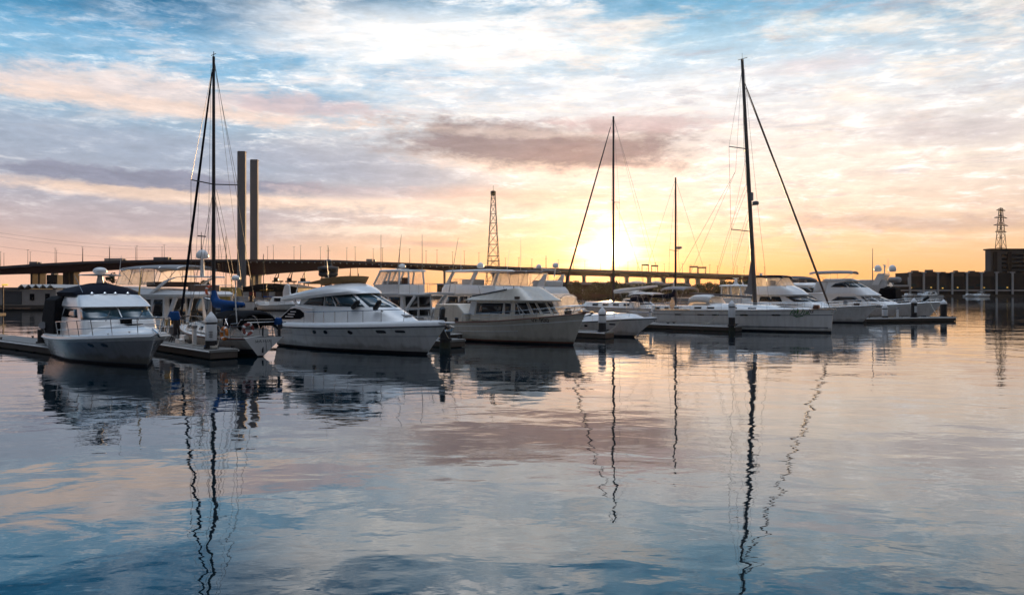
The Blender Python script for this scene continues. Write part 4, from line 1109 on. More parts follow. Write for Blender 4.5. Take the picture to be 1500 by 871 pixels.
# ---- D: large flybridge motor yacht
D = boat('motor_yacht', 'large white flybridge yacht with a tan cover on top and round portholes', 'motor boat', (-4.75, 41.7), -42, 12.6)
H = Hull(12.6, 4.4, 1.28, 1.66, ov=1.55, tm=.40, sb=.90, wl=.86, fine=1.35, full=2.7, flare=1.9)
H.parts(D, [('z', -.5), ('z', .06), ('z', .16), ('z', .2), ('v', .4), ('v', .62), ('v', .66), ('v', .85), ('v', 1.0)], [0, 1, 2, 2, 2, 3, 2, 2], [anti, anti, gelh, greyh], rub=darkm, rubr=.045)
gunwale(H, D, .30, .30)
S = House([LV(1.5, 2.2, 11.6, 1.80, lf=6.4, n=2.0, zf=1.86), LV(1.95, 2.2, 11.2, 1.74, lf=6.2, n=2.0, zf=2.05), LV(2.62, 2.3, 9.9, 1.58, lf=4.6, n=2.1, zf=2.56), LV(3.42, 2.6, 7.5, 1.42, lf=3.0, n=2.2)])
S.build(D, 'saloon', gel, sub=2, camber=.05)
for sd in (-1, 1):
    S.win(D, [((2.75, 2.1), (2.9, 2.16)), ((3.3, 2.08), (3.5, 2.66)), ((4.3, 2.06), (4.3, 2.9)), ((5.0, 2.05), (4.9, 2.9))], glass, sd)
    S.win(D, [((5.1, 2.05), (5.0, 2.9)), ((6.2, 2.05), (5.5, 2.9))], glassb, sd)
    S.win(D, [((.655, 2.05), (.67, 2.9)), ((.80, 2.05), (.82, 2.9))], glassb, sd, False, name='windscreen')
    S.win(D, [((.825, 2.05), (.845, 2.9)), ((.985, 2.05), (.985, 2.9))], glassb, sd, False, name='windscreen')
F = House([LV(2.86, .8, 7.9, 1.66, lf=3.2, n=2.2, zf=3.42), LV(2.98, .55, 7.7, 1.80, lf=3.1, n=2.2, zf=3.56), LV(3.16, .55, 7.2, 1.76, lf=2.9, n=2.2, zf=3.8), LV(3.26, .8, 6.3, 1.55, lf=2.2, n=2.3, zf=4.02)])
F.build(D, 'flybridge', gel, sub=2, floor=True, camber=.02)
for sd in (-1, 1):
    y = sd * 1.66
    MB().prism([(.5, y, 3.0), (1.5, y, 3.1), (1.3, y, 3.5), (1.25, y, 3.92), (1.0, y, 4.0), (.72, y, 3.86), (.52, y, 3.5)], (0, -sd * .14, 0)).build('wing', gel, D, smooth=False, bevel=.05)
    y = sd * 1.86
    MB().prism([(.05, y, 1.55), (4.2, y, 1.6), (4.2, y, 2.5), (2.6, y, 2.62), (1.9, y, 2.55), (.25, y, 1.7)], (0, -sd * .14, 0)).build('cockpit_side', gel, D, smooth=False, bevel=.04)
    v = MB().add([(.45, y + sd * .012, 1.72), (2.9, y + sd * .012, 1.80), (3.4, y + sd * .012, 1.98), (3.3, y + sd * .012, 2.2), (2.9, y + sd * .012, 2.38), (2.3, y + sd * .012, 2.46), (1.75, y + sd * .012, 2.4)], [(0, 1, 2, 3, 4, 5, 6)]).build('side_vent', black, D, smooth=False, solid=.01)
    for k in range(3): MB().bar((1.25 + .3 * k, y + sd * .03, 1.92 + .16 * k), (2.15 + .15 * k, y + sd * .03, 1.92 + .16 * k), .03, .06).build('louvre', gel, v, smooth=False)
    MB().bar((2.4, sd * 1.7, 2.55), (1.9, sd * 1.66, 2.95), .1, .14).build('stanchion', gel, D, smooth=False)
    for k in range(3): H.side_strip(D, 'vent_slat', steel, .03, .19, .70 + .07 * k, .725 + .07 * k, sd, .02)
t_ = House([LV(3.98, 2.5, 6.0, 1.38, lf=1.4, n=2.6, zf=4.0), LV(4.0, 2.5, 6.35, 1.42, lf=1.5, n=2.6, zf=4.46), LV(4.06, 2.8, 5.9, 1.25, lf=1.3, n=2.6, zf=4.40)])
t_.build(D, 'flybridge_cover', tan, camber=-.08, sub=2)
MB().box((2.6, .2, 4.15), (.5, .5, .5)).build('helm_seat', tan, D, bevel=.06)
MB().tube([(1.4, -1.2, 3.4), (1.5, -1.1, 4.1), (1.5, 1.1, 4.1), (1.4, 1.2, 3.4)], .04, 6).build('aft_rail', steel, D)
MB().box((8.6, 0, 2.52), (2.4, 1.7, .09), ry=.145).build('sunpad', black, D, bevel=.04)
MB().box((10.9, 0, 2.16), (.55, .6, .05), ry=.12).build('deck_hatch', gplast, D, bevel=.02)
H.rail(D, .28, .95, .22, 8, False, .022, nose=.45)
H.ports(D, (4.9, 6.0, 8.1), .80, .36, .22); H.ports(D, (4.9, 6.0, 8.1), .80, .36, .22, sd=1)
H.ports(D, (10.3,), .82, .62, .17, rect=True); H.ports(D, (11.5,), .82, .6, .14, name='bow_mark', m=darkm, rect=True)  # dark plate standing in for an unreadable mark on the bow
anchor(D, H.edge(1, 1, .06) + V((.3, 0, -.1)), 1.3)
MB().box(H.edge(1, 1, .16) + V((.05, 0, 0)), (.9, .42, .09)).build('bow_platform', gel, D, bevel=.03)
fender(D, (8.0, -1.42, 2.75), 'black fender beside the dark sunpad, the one further from the bow', .8, .15, 1.0)
fender(D, (9.7, -1.15, 2.72), 'black fender propped on the foredeck in front of the dark sunpad', .8, .15, .8)
fender(D, (12.9, .9, 2.25), 'black fender hanging at the bow rail of the white yacht with a tan cover', .85, .17, .15)
MB().box((-.55, 0, .3), (1.1, 3.5, .12)).build('swim_platform', teak, D, bevel=.04)
antenna(D, (1.5, 1.2, 4.1), 2.2, (-.5, .1)); 

# ---- B: flybridge yacht with clear tent, stern towards the camera
B = thing('flybridge_yacht', 'white motor yacht with a clear tented flybridge and open cockpit behind the blue covered sailboat', 'motor boat', (-20.3, 52.2, 0), 154)
H = Hull(13.2, 4.5, 1.15, 2.0, ov=1.4)
H.parts(B, ROWS, BANDS, [anti, stripe_shade, gelh], rub=steel, rubr=.04)
cfg = dict(z=(1.2, 1.42, 3.15), sal=(3.3, 11.3, 11.0, 8.3), w=(1.85, 1.84, 1.66), fly=(.5, 9.6, 8.9, 3.92), dip=-.22, gf=glass, sidewin=[(-.03, .30), (.37, .66), (.72, .97)])  # enlarged dark windows also stand for the saloon wall's shade
fly_cruiser(B, H, cfg)
for sd in (-1, 1):
    rows = [[V((x, sd * y, z)), V((x + .42, sd * y, z - .05)), V((x + .40, sd * (y - .16), z - .05)), V((x, sd * (y - .16), z))] for x, y, z in ((4.4, 1.9, 3.4), (3.7, 1.86, 3.85), (3.0, 1.8, 4.3), (2.2, 1.72, 4.52), (1.4, 1.66, 4.56))]
    MB().grid(rows, 0, True).build('arch_side', gel, B)
    MB().bar((3.0, sd * 1.78, 1.6), (2.3, sd * 1.7, 3.14), .18, .26).build('pillar', gel, B, smooth=False, bevel=.03)
    MB().bar((1.0, sd * 1.9, 1.4), (.7, sd * 1.72, 3.14), .12, .18).build('pillar', gel, B, smooth=False, bevel=.03)
MB().box((1.5, 0, 4.54), (.5, 3.3, .1)).build('arch_top', gel, B, bevel=.03)
bimini(B, 2.2, 8.0, 1.72, 5.15, 4.0, greyc, legs=(0, .33, .66, 1))
curtains(B, 4.4, 8.5, 1.72, 3.98, 5.12, fx=.6, n=3)
dome(B, (1.7, 0, 6.0), .42, flat=.8); MB().lathe([(.16, 4.6), (.1, 5.8)], (1.7, 0, 0), 8).build('radar_post', plast, B)
antenna(B, (1.7, .1, 6.3), 1.4, (0, 0), .03, m=darkm); MB().bar((1.7, -.3, 7.4), (1.7, .4, 7.4), .05, .08).build('wind_gauge', darkm, B)
MB().box((1.3, .2, 3.62), (.25, 2.6, .7)).build('flybridge_seat', seat, B, bevel=.05)
MB().box((4.6, 0, 4.02), (2.2, 2.8, .35)).build('helm_console', seat, B, bevel=.06)
H.rail(B, .4, .7, .14, 7)
MB().box((.1, 0, 1.25), (.25, 4.0, .5)).build('transom_locker', gel, B, bevel=.05)
MB().box((-.5, 0, .3), (1.1, 4.0, .12)).build('swim_platform', teak, B, bevel=.03)
lifebuoy(B, (.55, .35, 3.55), 'orange lifebuoy on the flybridge rail of the tented motor yacht', rz=90)
MB().tube([(.6, -1.7, 3.3), (.55, -1.7, 3.95), (.55, 1.7, 3.95), (.6, 1.7, 3.3)], .025, 6).build('flybridge_rail', steel, B)

# ---- C: sailing boat, stern towards the camera
C1 = thing('sailing_boat', 'grey hulled sailboat with blue sail cover, tall slim mast and white pointed transom', 'sailing boat', (-13.6, 40.6, 0), 138)
H = Hull(8.7, 3.15, 1.05, 1.42, ov=.95, tm=.5, sb=.70, wl=.74, fine=1.5, full=2.2, flare=1.4, so=-.35, wsb=.10, dip=.08)
H.parts(C1, [('z', -.5), ('z', -.02), ('z', .14), ('z', .18), ('v', .4), ('v', .6), ('v', .8), ('v', .9), ('v', 1.0)], [0, 0, 1, 1, 2, 2, 2, 1], [anti, stripe_shade, greyh], rub=varn, rubr=.035)  # dark lower bands hold the hull's shadow as colour
tv = [H.pt(0, z, sd) for sd, z in ((1, H.fs), (1, .55), (1, .06), (-1, .06), (-1, .55), (-1, H.fs))]
MB().add([p + V((-.012, 0, 0)) for p in tv], [(0, 1, 2, 3, 4, 5)]).build('transom', gel, C1, smooth=False, solid=.015)
vs, fs = text_uv('SEA FOX', .24)
MB().add([(H.x(0, .86) - .04, .50 - u, .78 + w_) for u, w_ in vs], fs).build('name_lettering', graphk, C1, smooth=False)
K_ = House([LV(1.12, 2.9, 7.6, 1.12, lf=1.6, n=2.2, zf=1.3), LV(1.62, 3.0, 7.3, .92, lf=1.5, n=2.2, zf=1.66)])
K_.build(C1, 'coachroof', gel)
for sd in (-1, 1):
    for x in (3.6, 4.5, 5.4, 6.1): K_.win(C1, rect(x, x + .42, .3, .75), glass, sd, name='portlight')
MB().box((1.7, 0, 1.25), (2.2, 1.7, .4)).build('cockpit_coaming', gel, C1, bevel=.06)
MX = 5.3
MB().tube([(MX, 0, 1.5), (MX, 0, 9), (MX, 0, 17.3)], [.115, .105, .08], 8).build('mast', darkm, C1)
MB().tube([(MX - .1, 0, 2.62), (1.7, 0, 2.66)], .06, 8).build('boom', alum, C1)
pts = [(MX - .02, 0, 3.55), (MX - .12, 0, 3.1), (MX - .4, 0, 2.82), (MX - 1.2, 0, 2.78), (MX - 2.4, 0, 2.76), (1.9, 0, 2.76), (1.72, 0, 2.74)]
mb = MB(); mb.tube(pts, [.14, .24, .29, .25, .2, .15, .06], 10); mb.build('sail_cover', bluec, C1)
MB().box((MX - 1.6, 0, 2.42), (1.4, .1, .35)).build('cover_skirt', bluec, C1, bevel=.04)
bx = H.edge(1, 1, .08)
FS_T = V((MX + .05, 0, 16.9))
stays(C1, 'forestay', bx, FS_T, .012)
MB().tube([V(bx).lerp(FS_T, q) for q in (.03, .06, .3, .6, .9, .97)], [.04, .075, .085, .075, .055, .03], 8).build('furled_headsail', navy, C1)
for sd in (1, -1):
    MB().tube([(MX, 0, 9.8), (MX - .15, sd * 1.42, 9.9)], .035, 6).build('spreader', darkm, C1)
    stays(C1, 'shroud', (MX - .1, sd * 1.4, 1.3), (MX - .15, sd * 1.42, 9.9)); stays(C1, 'shroud', (MX - .15, sd * 1.42, 9.9), (MX, 0, 17.0))
    stays(C1, 'lower_shroud', (MX - .5, sd * 1.38, 1.3), (MX, 0, 9.6)); stays(C1, 'lower_shroud', (MX + .6, sd * 1.3, 1.3), (MX, 0, 9.6))
stays(C1, 'backstay', (.05, 0, 1.2), (MX - .05, 0, 17.2)); stays(C1, 'topping_lift', (1.75, 0, 2.75), (MX - .08, 0, 17.1), .009)
stays(C1, 'halyard', (MX + .4, .2, 1.6), (MX + .12, .1, 16.8), .014); stays(C1, 'halyard', (MX + 1.1, -.3, 1.6), (MX + .1, -.05, 12.5), .014)
MB().bar((MX - .25, 0, 17.42), (MX + .3, 0, 17.42), .03, .03).build('wind_vane', darkm, C1); MB().tube([(MX, 0, 17.2), (MX, 0, 17.6)], .02, 5).build('aerial', darkm, C1)
canopy(C1, 'dodger', black, 2.1, 3.9, 1.15, 1.75, .55, .6, bow=.12); canopy(C1, 'bimini', black, .1, 1.95, 1.1, 1.95, .42, .45, bow=.1)
panel(C1, 'dodger_window', clear, (2.1, 1.1, 1.4), (3.5, 1.1, 1.4), (3.2, 1.02, 2.0), (2.2, 1.02, 2.0))
for x in (.15, 1.85): MB().tube([(1.0, -1.1, 1.15), (x, -1.05, 2.0), (x, 1.05, 2.0), (1.0, 1.1, 1.15)], .02, 6).build('hoop', steel, C1)
MB().box((2.6, 1.55, 1.72), (1.5, .75, .04), rx=.35).build('solar_panel', solarm, C1, smooth=False)
H.rail(C1, .02, .62, .08, 9, True, .016, name='guard_rail')
MB().tube([H.edge(.12, 1, 0, .1), H.edge(.12, 1, .75, .1), V((-.05, .8, 1.85)), V((-.1, 0, 1.85)), V((-.05, -.8, 1.85)), H.edge(.12, -1, .75, .1), H.edge(.12, -1, 0, .1)], .02, 6).build('pushpit', steel, C1)
MB().tube([(-.3, -.45, 1.1), (-.35, -.45, .3), (-.35, -.15, .3), (-.3, -.15, 1.1)], .02, 5).build('boarding_ladder', steel, C1)
MB().tube([(-.15, -.05, .2), (-.15, -.05, 1.6)], .05, 6).build('self_steering_vane', darkm, C1)
lifebuoy(C1, (1.25, 1.42, 1.25), 'orange horseshoe lifebuoy on the side rail of the grey sailboat', rz=0, r=.3, m=orange)
lifebuoy(C1, (.05, .7, 1.5), 'dull red lifebuoy on the stern rail of the grey sailboat', rz=90, r=.26, m=redb)
outboard(at(C1, (-.2, -1.0, 1.35)), 138 + 180, 'small outboard motor with a blue cover clamped on the sailboat stern rail', bluec, .8)
fender(C1, (2.6, 1.62, .75), 'white fender hanging between the grey sailboat and the mooring pile', .6, .13, 0, plast)
MB().tube([(.6, 1.0, 1.4), (.62, 1.1, 2.9), (.6, 1.1, 4.1)], .03, 6).build('aerial_pole', plast, C1); dome(C1, (.6, 1.1, 4.2), .22)

# ---- E: pilothouse cruiser
E = thing('pilothouse_cruiser', 'white cruiser with a raised see-through pilothouse and whip aerials', 'motor boat', (-6.3, 66, 0), 138)
H = Hull(12.2, 4.2, 1.25, 2.0, ov=1.2)
H.parts(E, ROWS, BANDS, [anti, stripe_shade, gelh], rub=darkm)
S = House([LV(1.3, 3.0, 11.2, 1.8, lf=3.5), LV(2.0, 3.0, 10.6, 1.75, lf=3.2), LV(3.2, 3.1, 8.8, 1.7, lf=2.2), LV(3.3, .9, 9.0, 1.85, lf=2.2)])
S.build(E, 'saloon', gel, sub=2)
for sd in (-1, 1):
    for a, b in ((3.4, 5.0), (5.3, 6.6)): S.win(E, rect(a, b, 1.15, 1.85), glass, sd)
    S.win(E, rect(.64, .97, 1.15, 1.85), glass, sd, False, name='windscreen')
MB().prism([(.2, -1.9, 3.18), (3.6, -1.85, 3.18), (3.6, 1.85, 3.18), (.2, 1.9, 3.18), (-.5, 1.2, 3.3), (-.5, -1.2, 3.3)], (0, 0, .16)).build('upper_deck', gel, E, bevel=.03)
for y0, y1 in ((-1.5, -.2), (0, 1.4)): MB().add([(2.985, y0, 1.35), (2.985, y1, 1.35), (3.05, y1, 3.05), (3.05, y0, 3.05)], [(0, 1, 2, 3)]).build('saloon_door', glass, E, solid=.01)
wheelhouse(E, 3.8, 7.6, 1.55, 3.3, 4.15, 5.35, lf=.95, la=.1, npan=3, side_split=(.45,))
MB().tube([(3.6, -1.7, 3.3), (3.6, -1.7, 4.15), (-.3, -1.6, 4.2), (-.45, 0, 4.2), (-.3, 1.6, 4.2), (3.6, 1.7, 4.15), (3.6, 1.7, 3.3)], .022, 6).build('upper_rail', steel, E)
for x, y in ((2.2, -1.65), (1.0, -1.62), (-.3, -1.5), (-.45, 0), (-.3, 1.5), (1.0, 1.62), (2.2, 1.65)): MB().tube([(x, y, 3.3), (x, y, 4.2)], .018, 5).build('rail_post', steel, E)
MB().box((5.0, -.2, 4.2), (.5, .5, 1.2)).build('helm_seat', seat, E, bevel=.06); MB().box((6.3, 0, 4.1), (.6, 2.2, .8)).build('helm_console', gplast, E, bevel=.06)
MB().lathe([(.12, 5.45), (.1, 5.75)], (5.2, 0, 0), 8).build('radar_post', plast, E); dome(E, (5.2, 0, 5.85), .32, flat=.5)
MB().box((5.2, 0, 5.62), (.4, 1.3, .06)).build('aerial_wing', plast, E)
antenna(E, (6.8, 1.2, 5.4), 3.4, (0, 0), .028, m=gplast); antenna(E, (4.4, 1.2, 5.4), 3.2, (-.9, .3), .028, m=gplast); antenna(E, (3.9, -1.3, 5.4), 3.4, (0, 0), .028, m=gplast); antenna(E, (.5, -1.5, 3.4), 4.9, (-.9, -.3), .03, m=gplast)
for sd in (-1, 1): MB().bar((3.0, sd * 1.78, 1.4), (1.2, sd * 1.8, 3.2), .16, .22).build('pillar', gel, E, smooth=False, bevel=.02)
H.rail(E, .4, .7, .14, 7)
fender(E, (.1, -2.05, 1.3), 'black fender on the quarter of the pilothouse cruiser', .9, .18, 0)

# ---- F: trawler yacht
F1 = boat('trawler_yacht', 'cream trawler yacht with a varnished rail and brown registration letters at the bow', 'motor boat', (4.0, 49.3), -42, 12.6)
H = Hull(12.6, 4.2, 1.32, 2.12, ov=1.0, tm=.42, sb=.88, wl=.90, fine=1.7, full=3.6, flare=1.5, p=2.6)
H.parts(F1, [('z', -.5), ('z', .10), ('z', .2), ('v', .3), ('v', .5), ('v', .76), ('v', .79), ('v', .9), ('v', 1.0)], [0, 1, 2, 2, 2, 3, 2, 2], [anti, varn, cream, gel], rub=varn, rubr=.05, bul=.25)
H.side_strip(F1, 'rubbing_strake', gel, .02, .72, .50, .53, -1, .035); H.side_strip(F1, 'rubbing_strake', gel, .02, .72, .50, .53, 1, .035)
S = House([LV(1.5, 4.6, 11.0, 1.55, lf=2.0, n=2.6), LV(1.92, 4.6, 10.9, 1.53, lf=1.95, n=2.6), LV(2.86, 4.95, 10.2, 1.48, lf=1.6, n=2.8)])
S.build(F1, 'saloon', cream, sub=2)
for sd in (-1, 1):
    S.win(F1, rect(5.15, 7.7, 1.03, 1.86, .1), glass, sd, frame=gel if sd < 0 else None)
    S.win(F1, rect(7.9, 8.5, 1.03, 1.86), glass, sd, name='side_door', frame=gel if sd < 0 else None)
    S.win(F1, [((8.85, 1.03), (8.85, 1.86)), ((9.75, 1.03), (8.95, 1.86))], glass, sd, frame=gel if sd < 0 else None)
    S.win(F1, [((.63, 1.08), (.63, 1.9)), ((.745, 1.08), (.745, 1.9))], glass, sd, False, name='windscreen', frame=gel)
    S.win(F1, [((.775, 1.08), (.775, 1.9)), ((.86, 1.08), (.86, 1.9))], glass, sd, False, name='windscreen', frame=gel)
    S.win(F1, [((.885, 1.08), (.885, 1.9)), ((.992, 1.08), (.992, 1.9))], glass, sd, False, name='windscreen', frame=gel)
V_ = House([LV(2.84, 4.2, 10.95, 1.72, lf=1.8, n=2.8), LV(2.93, 4.15, 10.95, 1.74, lf=1.8, n=2.8), LV(2.95, 4.4, 10.5, 1.66, lf=1.7, n=2.8, zf=3.15), LV(3.15, 4.7, 9.3, 1.42, lf=1.3, n=2.8, zf=3.82)])
V_.build(F1, 'wheelhouse_roof', cream, sub=2, camber=.05, floor=True)
for sd in (-1, 1): MB().tube([V_.P(.6 * i / 8, 2.98, sd) + V((0, 0, .03)) for i in range(9)], .045, 6).build('cover_trim', darkm, F1)
AC = House([LV(1.15, .9, 4.2, 1.66, lf=.4, n=6), LV(1.9, .9, 4.2, 1.62, lf=.4, n=6), LV(2.55, 1.0, 3.4, 1.58, lf=.4, n=6)])
AC.build(F1, 'aft_cabin', cream)
for sd in (-1, 1):
    AC.win(F1, rect(1.3, 2.3, .2, .62), glass, sd); AC.win(F1, rect(3.1, 3.5, .2, .62), glass, sd)
MB().bar((4.7, -1.5, 1.9), (5.0, -1.48, 2.9), .16, .5).build('pillar', gel, F1, smooth=False)
MB().tube([(.7, -1.6, 2.5), (.7, -1.6, 3.2), (.4, 0, 3.25), (.7, 1.6, 3.2), (.7, 1.6, 2.5)], .022, 6).build('aft_rail', steel, F1)
MB().tube([(5.4, -1.3, 3.2), (5.2, -1.3, 3.9), (5.2, 1.3, 3.9), (5.4, 1.3, 3.2)], .02, 6).build('flybridge_rail', steel, F1)
H.rail(F1, .34, .55, .1, 9, True, .018, nose=.3)
vs, fs = text_uv('VF 900', .40)
H.decal(F1, 'registration_lettering', regm, 10.35, .84, (vs, fs), -1)
anchor(F1, H.edge(1, 1, .05) + V((.3, 0, 0)), 1.2); MB().box(H.edge(1, 1, .05) + V((.1, 0, 0)), (1.1, .4, .1)).build('bowsprit', varn, F1)
MB().lathe([(.22, 1.95), (.25, 2.2), (.16, 2.4)], (12.2, 0, 0), 10).build('windlass', darkm, F1)
MB().tube([(8.2, -.9, 3.5), (8.2, -.9, 3.9)], .03, 6).build('horn', darkm, F1)
for sd in (-1,): MB().box((9.2, -1.69, 3.1), (.4, .1, .14)).build('side_light', regm, F1)

# ---- G1 / G2: flybridge boats behind the trawler
G1 = thing('flybridge_cruiser', 'white flybridge cruiser with a slant pillared hardtop behind the trawler', 'motor boat', (.2, 70.3, 0), 138)
H = Hull(12.6, 4.3, 1.3, 2.0, ov=1.2)
H.parts(G1, ROWS, BANDS, [anti, stripe_shade, gelh], rub=darkm)
S, F = fly_cruiser(G1, H, dict(z=(1.3, 2.15, 3.15), sal=(2.6, 10.6, 9.8, 8.6), w=(1.85, 1.8, 1.7), fly=(.6, 9.0, 8.4, 4.25), lf=2.2, sidewin=[(.02, .26), (.31, .55), (.60, .92)]))
HT = House([LV(5.42, 1.4, 8.0, 1.6, lf=.8, n=4), LV(5.5, 1.3, 8.1, 1.66, lf=.8, n=4), LV(5.6, 1.6, 7.8, 1.5, lf=.8, n=4)]); HT.build(G1, 'hardtop', gel, floor=True)
for sd in (-1, 1):
    MB().bar((7.6, sd * 1.55, 4.1), (6.6, sd * 1.5, 5.45), .12, .34).build('hardtop_pillar', gel, G1, smooth=False, bevel=.03)
    MB().bar((4.2, sd * 1.6, 4.0), (3.4, sd * 1.5, 5.45), .12, .30).build('hardtop_pillar', gel, G1, smooth=False, bevel=.03)
    panel(G1, 'windscreen', clearg, (8.0, sd * .02, 4.25), (7.2, sd * 1.55, 4.2), (6.7, sd * 1.4, 4.75), (7.4, sd * .02, 4.8))
MB().box((5.2, .2, 4.4), (1.2, 2.0, .6)).build('flybridge_seat', whitec, G1, bevel=.08)
dome(G1, (4.4, 0, 5.95), .36, flat=.8); antenna(G1, (5.9, 1.2, 5.6), 2.2); antenna(G1, (2.0, -1.2, 5.6), 1.9, (-.3, 0))
H.rail(G1, .4, .75, .14, 7)
MB().tube([(2.4, -1.8, 3.2), (2.4, -1.8, 4.0), (.5, -1.8, 4.0), (.4, 0, 4.0), (.5, 1.8, 4.0), (2.4, 1.8, 4.0)], .022, 6).build('aft_rail', steel, G1)
G2 = thing('flybridge_cruiser', 'white flybridge cruiser with a long brown canopy and short radar mast beyond the trawler', 'motor boat', (5.0, 76.5, 0), 138)
H = Hull(13.2, 4.4, 1.3, 2.0, ov=1.2)
H.parts(G2, ROWS, BANDS, [anti, stripe_shade, gelh], rub=darkm)
fly_cruiser(G2, H, dict(z=(1.3, 2.15, 3.1), sal=(2.8, 11, 10, 8.8), w=(1.9, 1.85, 1.7), fly=(.5, 9.2, 8.6, 4.2), lf=2.4))
bimini(G2, 1.2, 8.4, 1.7, 5.55, 4.1, seat, legs=(0, .3, .65, 1), cam=.14)
curtains(G2, 3.0, 8.4, 1.68, 4.1, 5.5, fx=.7, n=4)
for sd in (-1, 1): MB().prism([(1.2, sd * 1.6, 3.3), (2.2, sd * 1.6, 3.3), (1.7, sd * 1.5, 4.6), (1.0, sd * 1.5, 5.3), (.7, sd * 1.5, 5.3)], (0, -sd * .14, 0)).build('arch_side', gel, G2, smooth=False, bevel=.03)
MB().tube([(.9, 0, 5.0), (.7, 0, 6.1)], .08, 6).build('radar_mast', plast, G2); dome(G2, (.7, 0, 6.1), .34, flat=.8)
MB().tube([(.8, 0, 5.7), (3.4, .3, 5.95)], .06, 6).build('crane_boom', plast, G2); dome(G2, (2.2, .9, 5.95), .3, flat=.9); antenna(G2, (2.8, -1, 5.7), 1.6, r=.03, m=darkm); antenna(G2, (4.6, 1, 5.7), 3.4)
MB().box((1.8, 0, 4.3), (2.0, 2.6, .7)).build('dinghy_cover', whitec, G2, bevel=.15)
H.rail(G2, .4, .75, .14, 7)

# ---- H: sport cruiser by the sun
H1 = boat('sport_cruiser', 'low white sport cruiser with a long flat bow moored under the sun', 'motor boat', (9.4, 57.9), -42, 8.6)
H = Hull(8.6, 3.1, .95, 1.5, ov=2.0, tm=.4, sb=.9, wl=.82, fine=1.4, full=2.3, flare=1.9)
H.parts(H1, ROWS, BANDS, [anti, stripe_shade, gelh], rub=darkm)
gunwale(H, H1, .10, .2)
T = House([LV(1.05, 2.8, 9.6, 1.3, lf=5.2, n=1.9, zf=1.5), LV(1.55, 2.8, 8.9, 1.05, lf=4.6, n=1.9, zf=1.72)]); T.build(H1, 'foredeck_trunk', gel, camber=.16, sub=2)
for sd in (-1, 1):
    panel(H1, 'windscreen', clearg, (4.4, sd * .02, 1.68), (2.9, sd * 1.25, 1.55), (2.4, sd * 1.12, 2.3), (3.6, sd * .02, 2.4)); panel(H1, 'windscreen', clearg, (2.9, sd * 1.25, 1.55), (1.2, sd * 1.32, 1.35), (1.3, sd * 1.2, 2.2), (2.4, sd * 1.12, 2.3))
    MB().tube([(1.3, sd * 1.2, 2.2), (2.4, sd * 1.12, 2.3), (3.6, 0, 2.4)], .03, 6).build('windscreen_frame', steel, H1)
    panel(H1, 'side_curtain', clear, (.2, sd * 1.32, 1.3), (2.6, sd * 1.2, 2.1), (2.1, sd * 1.0, 3.2), (.4, sd * 1.1, 3.15), sag=.03)
canopy(H1, 'clear_top', clear, .2, 2.3, 1.1, 3.05, .25, .1)
for x in (.3, 1.3, 2.3): MB().tube([(1.0, -1.32, 1.3), (x, -1.1, 3.0), (x, -.6, 3.24), (x, .6, 3.24), (x, 1.1, 3.0), (1.0, 1.32, 1.3)], .022, 6).build('hoop', steel, H1)
MB().box((6.6, 0, 1.87), (.5, .5, .04)).build('deck_hatch', gplast, H1, bevel=.02)
MB().tube([(7.2, -.5, 1.75), (6.6, -.2, 1.95), (6.0, -.5, 1.95)], .02, 5).build('grab_rail', steel, H1)
H.rail(H1, .55, .45, .1, 5, False, .016, nose=.2)
H.ports(H1, (5.0,), .72, .3, .16); H.ports(H1, (7.2,), .76, .5, .12, rect=True)
fender(H1, (3.2, -1.62, .55), 'pale fender hanging between the trawler bow and the sport cruiser', .6, .14, 0, plast)
antenna(H1, (.6, -1.2, 3.1), 1.8)

# ---- K: big white sailing yacht
K1 = boat('sailing_yacht', 'big white sailing yacht with a green scrawled name at its upright bow', 'sailing boat', (27.2, 64), -42, 16)
H = Hull(16, 4.7, 1.72, 1.98, ov=.18, tm=.45, sb=.84, wl=.88, fine=1.9, full=2.1, flare=1.1, p=1.3, so=-.3)
H.parts(K1, [('z', -.6), ('z', .06), ('z', .15), ('z', .2), ('v', .45), ('v', .745), ('v', .775), ('v', .9), ('v', 1.0)], [0, 0, 2, 2, 2, 1, 2, 2], [anti, stripe_shade, gelh], rub=alum, rubr=.03, deck=teak)
H.side_strip(K1, 'boot_stripe', stripe_shade, .02, .985, .20, .235); H.side_strip(K1, 'boot_stripe', stripe_shade, .02, .985, .20, .235, 1)
H.ports(K1, (2.6, 5.0, 6.5, 9.2, 11.9), .765, .75, .12, rect=True); H.ports(K1, (2.6, 5.0, 6.5, 9.2, 11.9), .765, .75, .12, sd=1, rect=True)
T = House([LV(1.76, 3.6, 14.6, 1.75, lf=6, n=1.9, zf=1.98), LV(2.14, 3.6, 14.0, 1.55, lf=5.6, n=1.9, zf=2.08), LV(2.40, 3.7, 12.4, 1.25, lf=4.6, n=1.9, zf=2.14)])
T.build(K1, 'coachroof', gel, camber=.1, sub=2)
for x in (4.0, 5.3, 7.5, 9.3): T.win(K1, rect(x, x + .75, .35, .8), glass, -1, name='portlight'); T.win(K1, rect(x, x + .75, .35, .8), glass, 1, name='portlight')
MB().box((12.4, 0, 2.3), (1.6, 1.6, .07), ry=.02).build('deck_hatch', glass, K1, bevel=.02)
MX = 9.25; TOP = V((8.0, 0, 24.9)); FT = V((MX, 0, 2.2))
MB().tube([FT, FT.lerp(TOP, .5), TOP], [.20, .185, .13], 10).build('mast', alum, K1)
def mz(q): return FT.lerp(TOP, q)
mb = MB(); mb.prism([mz(.045) + V((-.12, -.05, 0)), mz(.045) + V((-1.0, -.05, .1)), mz(.08) + V((-.62, -.05, 0)), mz(.19) + V((-.15, -.05, 0))], (0, .1, 0)); mb.build('furled_mainsail', gplast, K1, smooth=False)
MB().tube([mz(.035) + V((-.15, 0, 0)), (2.6, 0, 3.35)], .10, 8).build('boom', alum, K1)
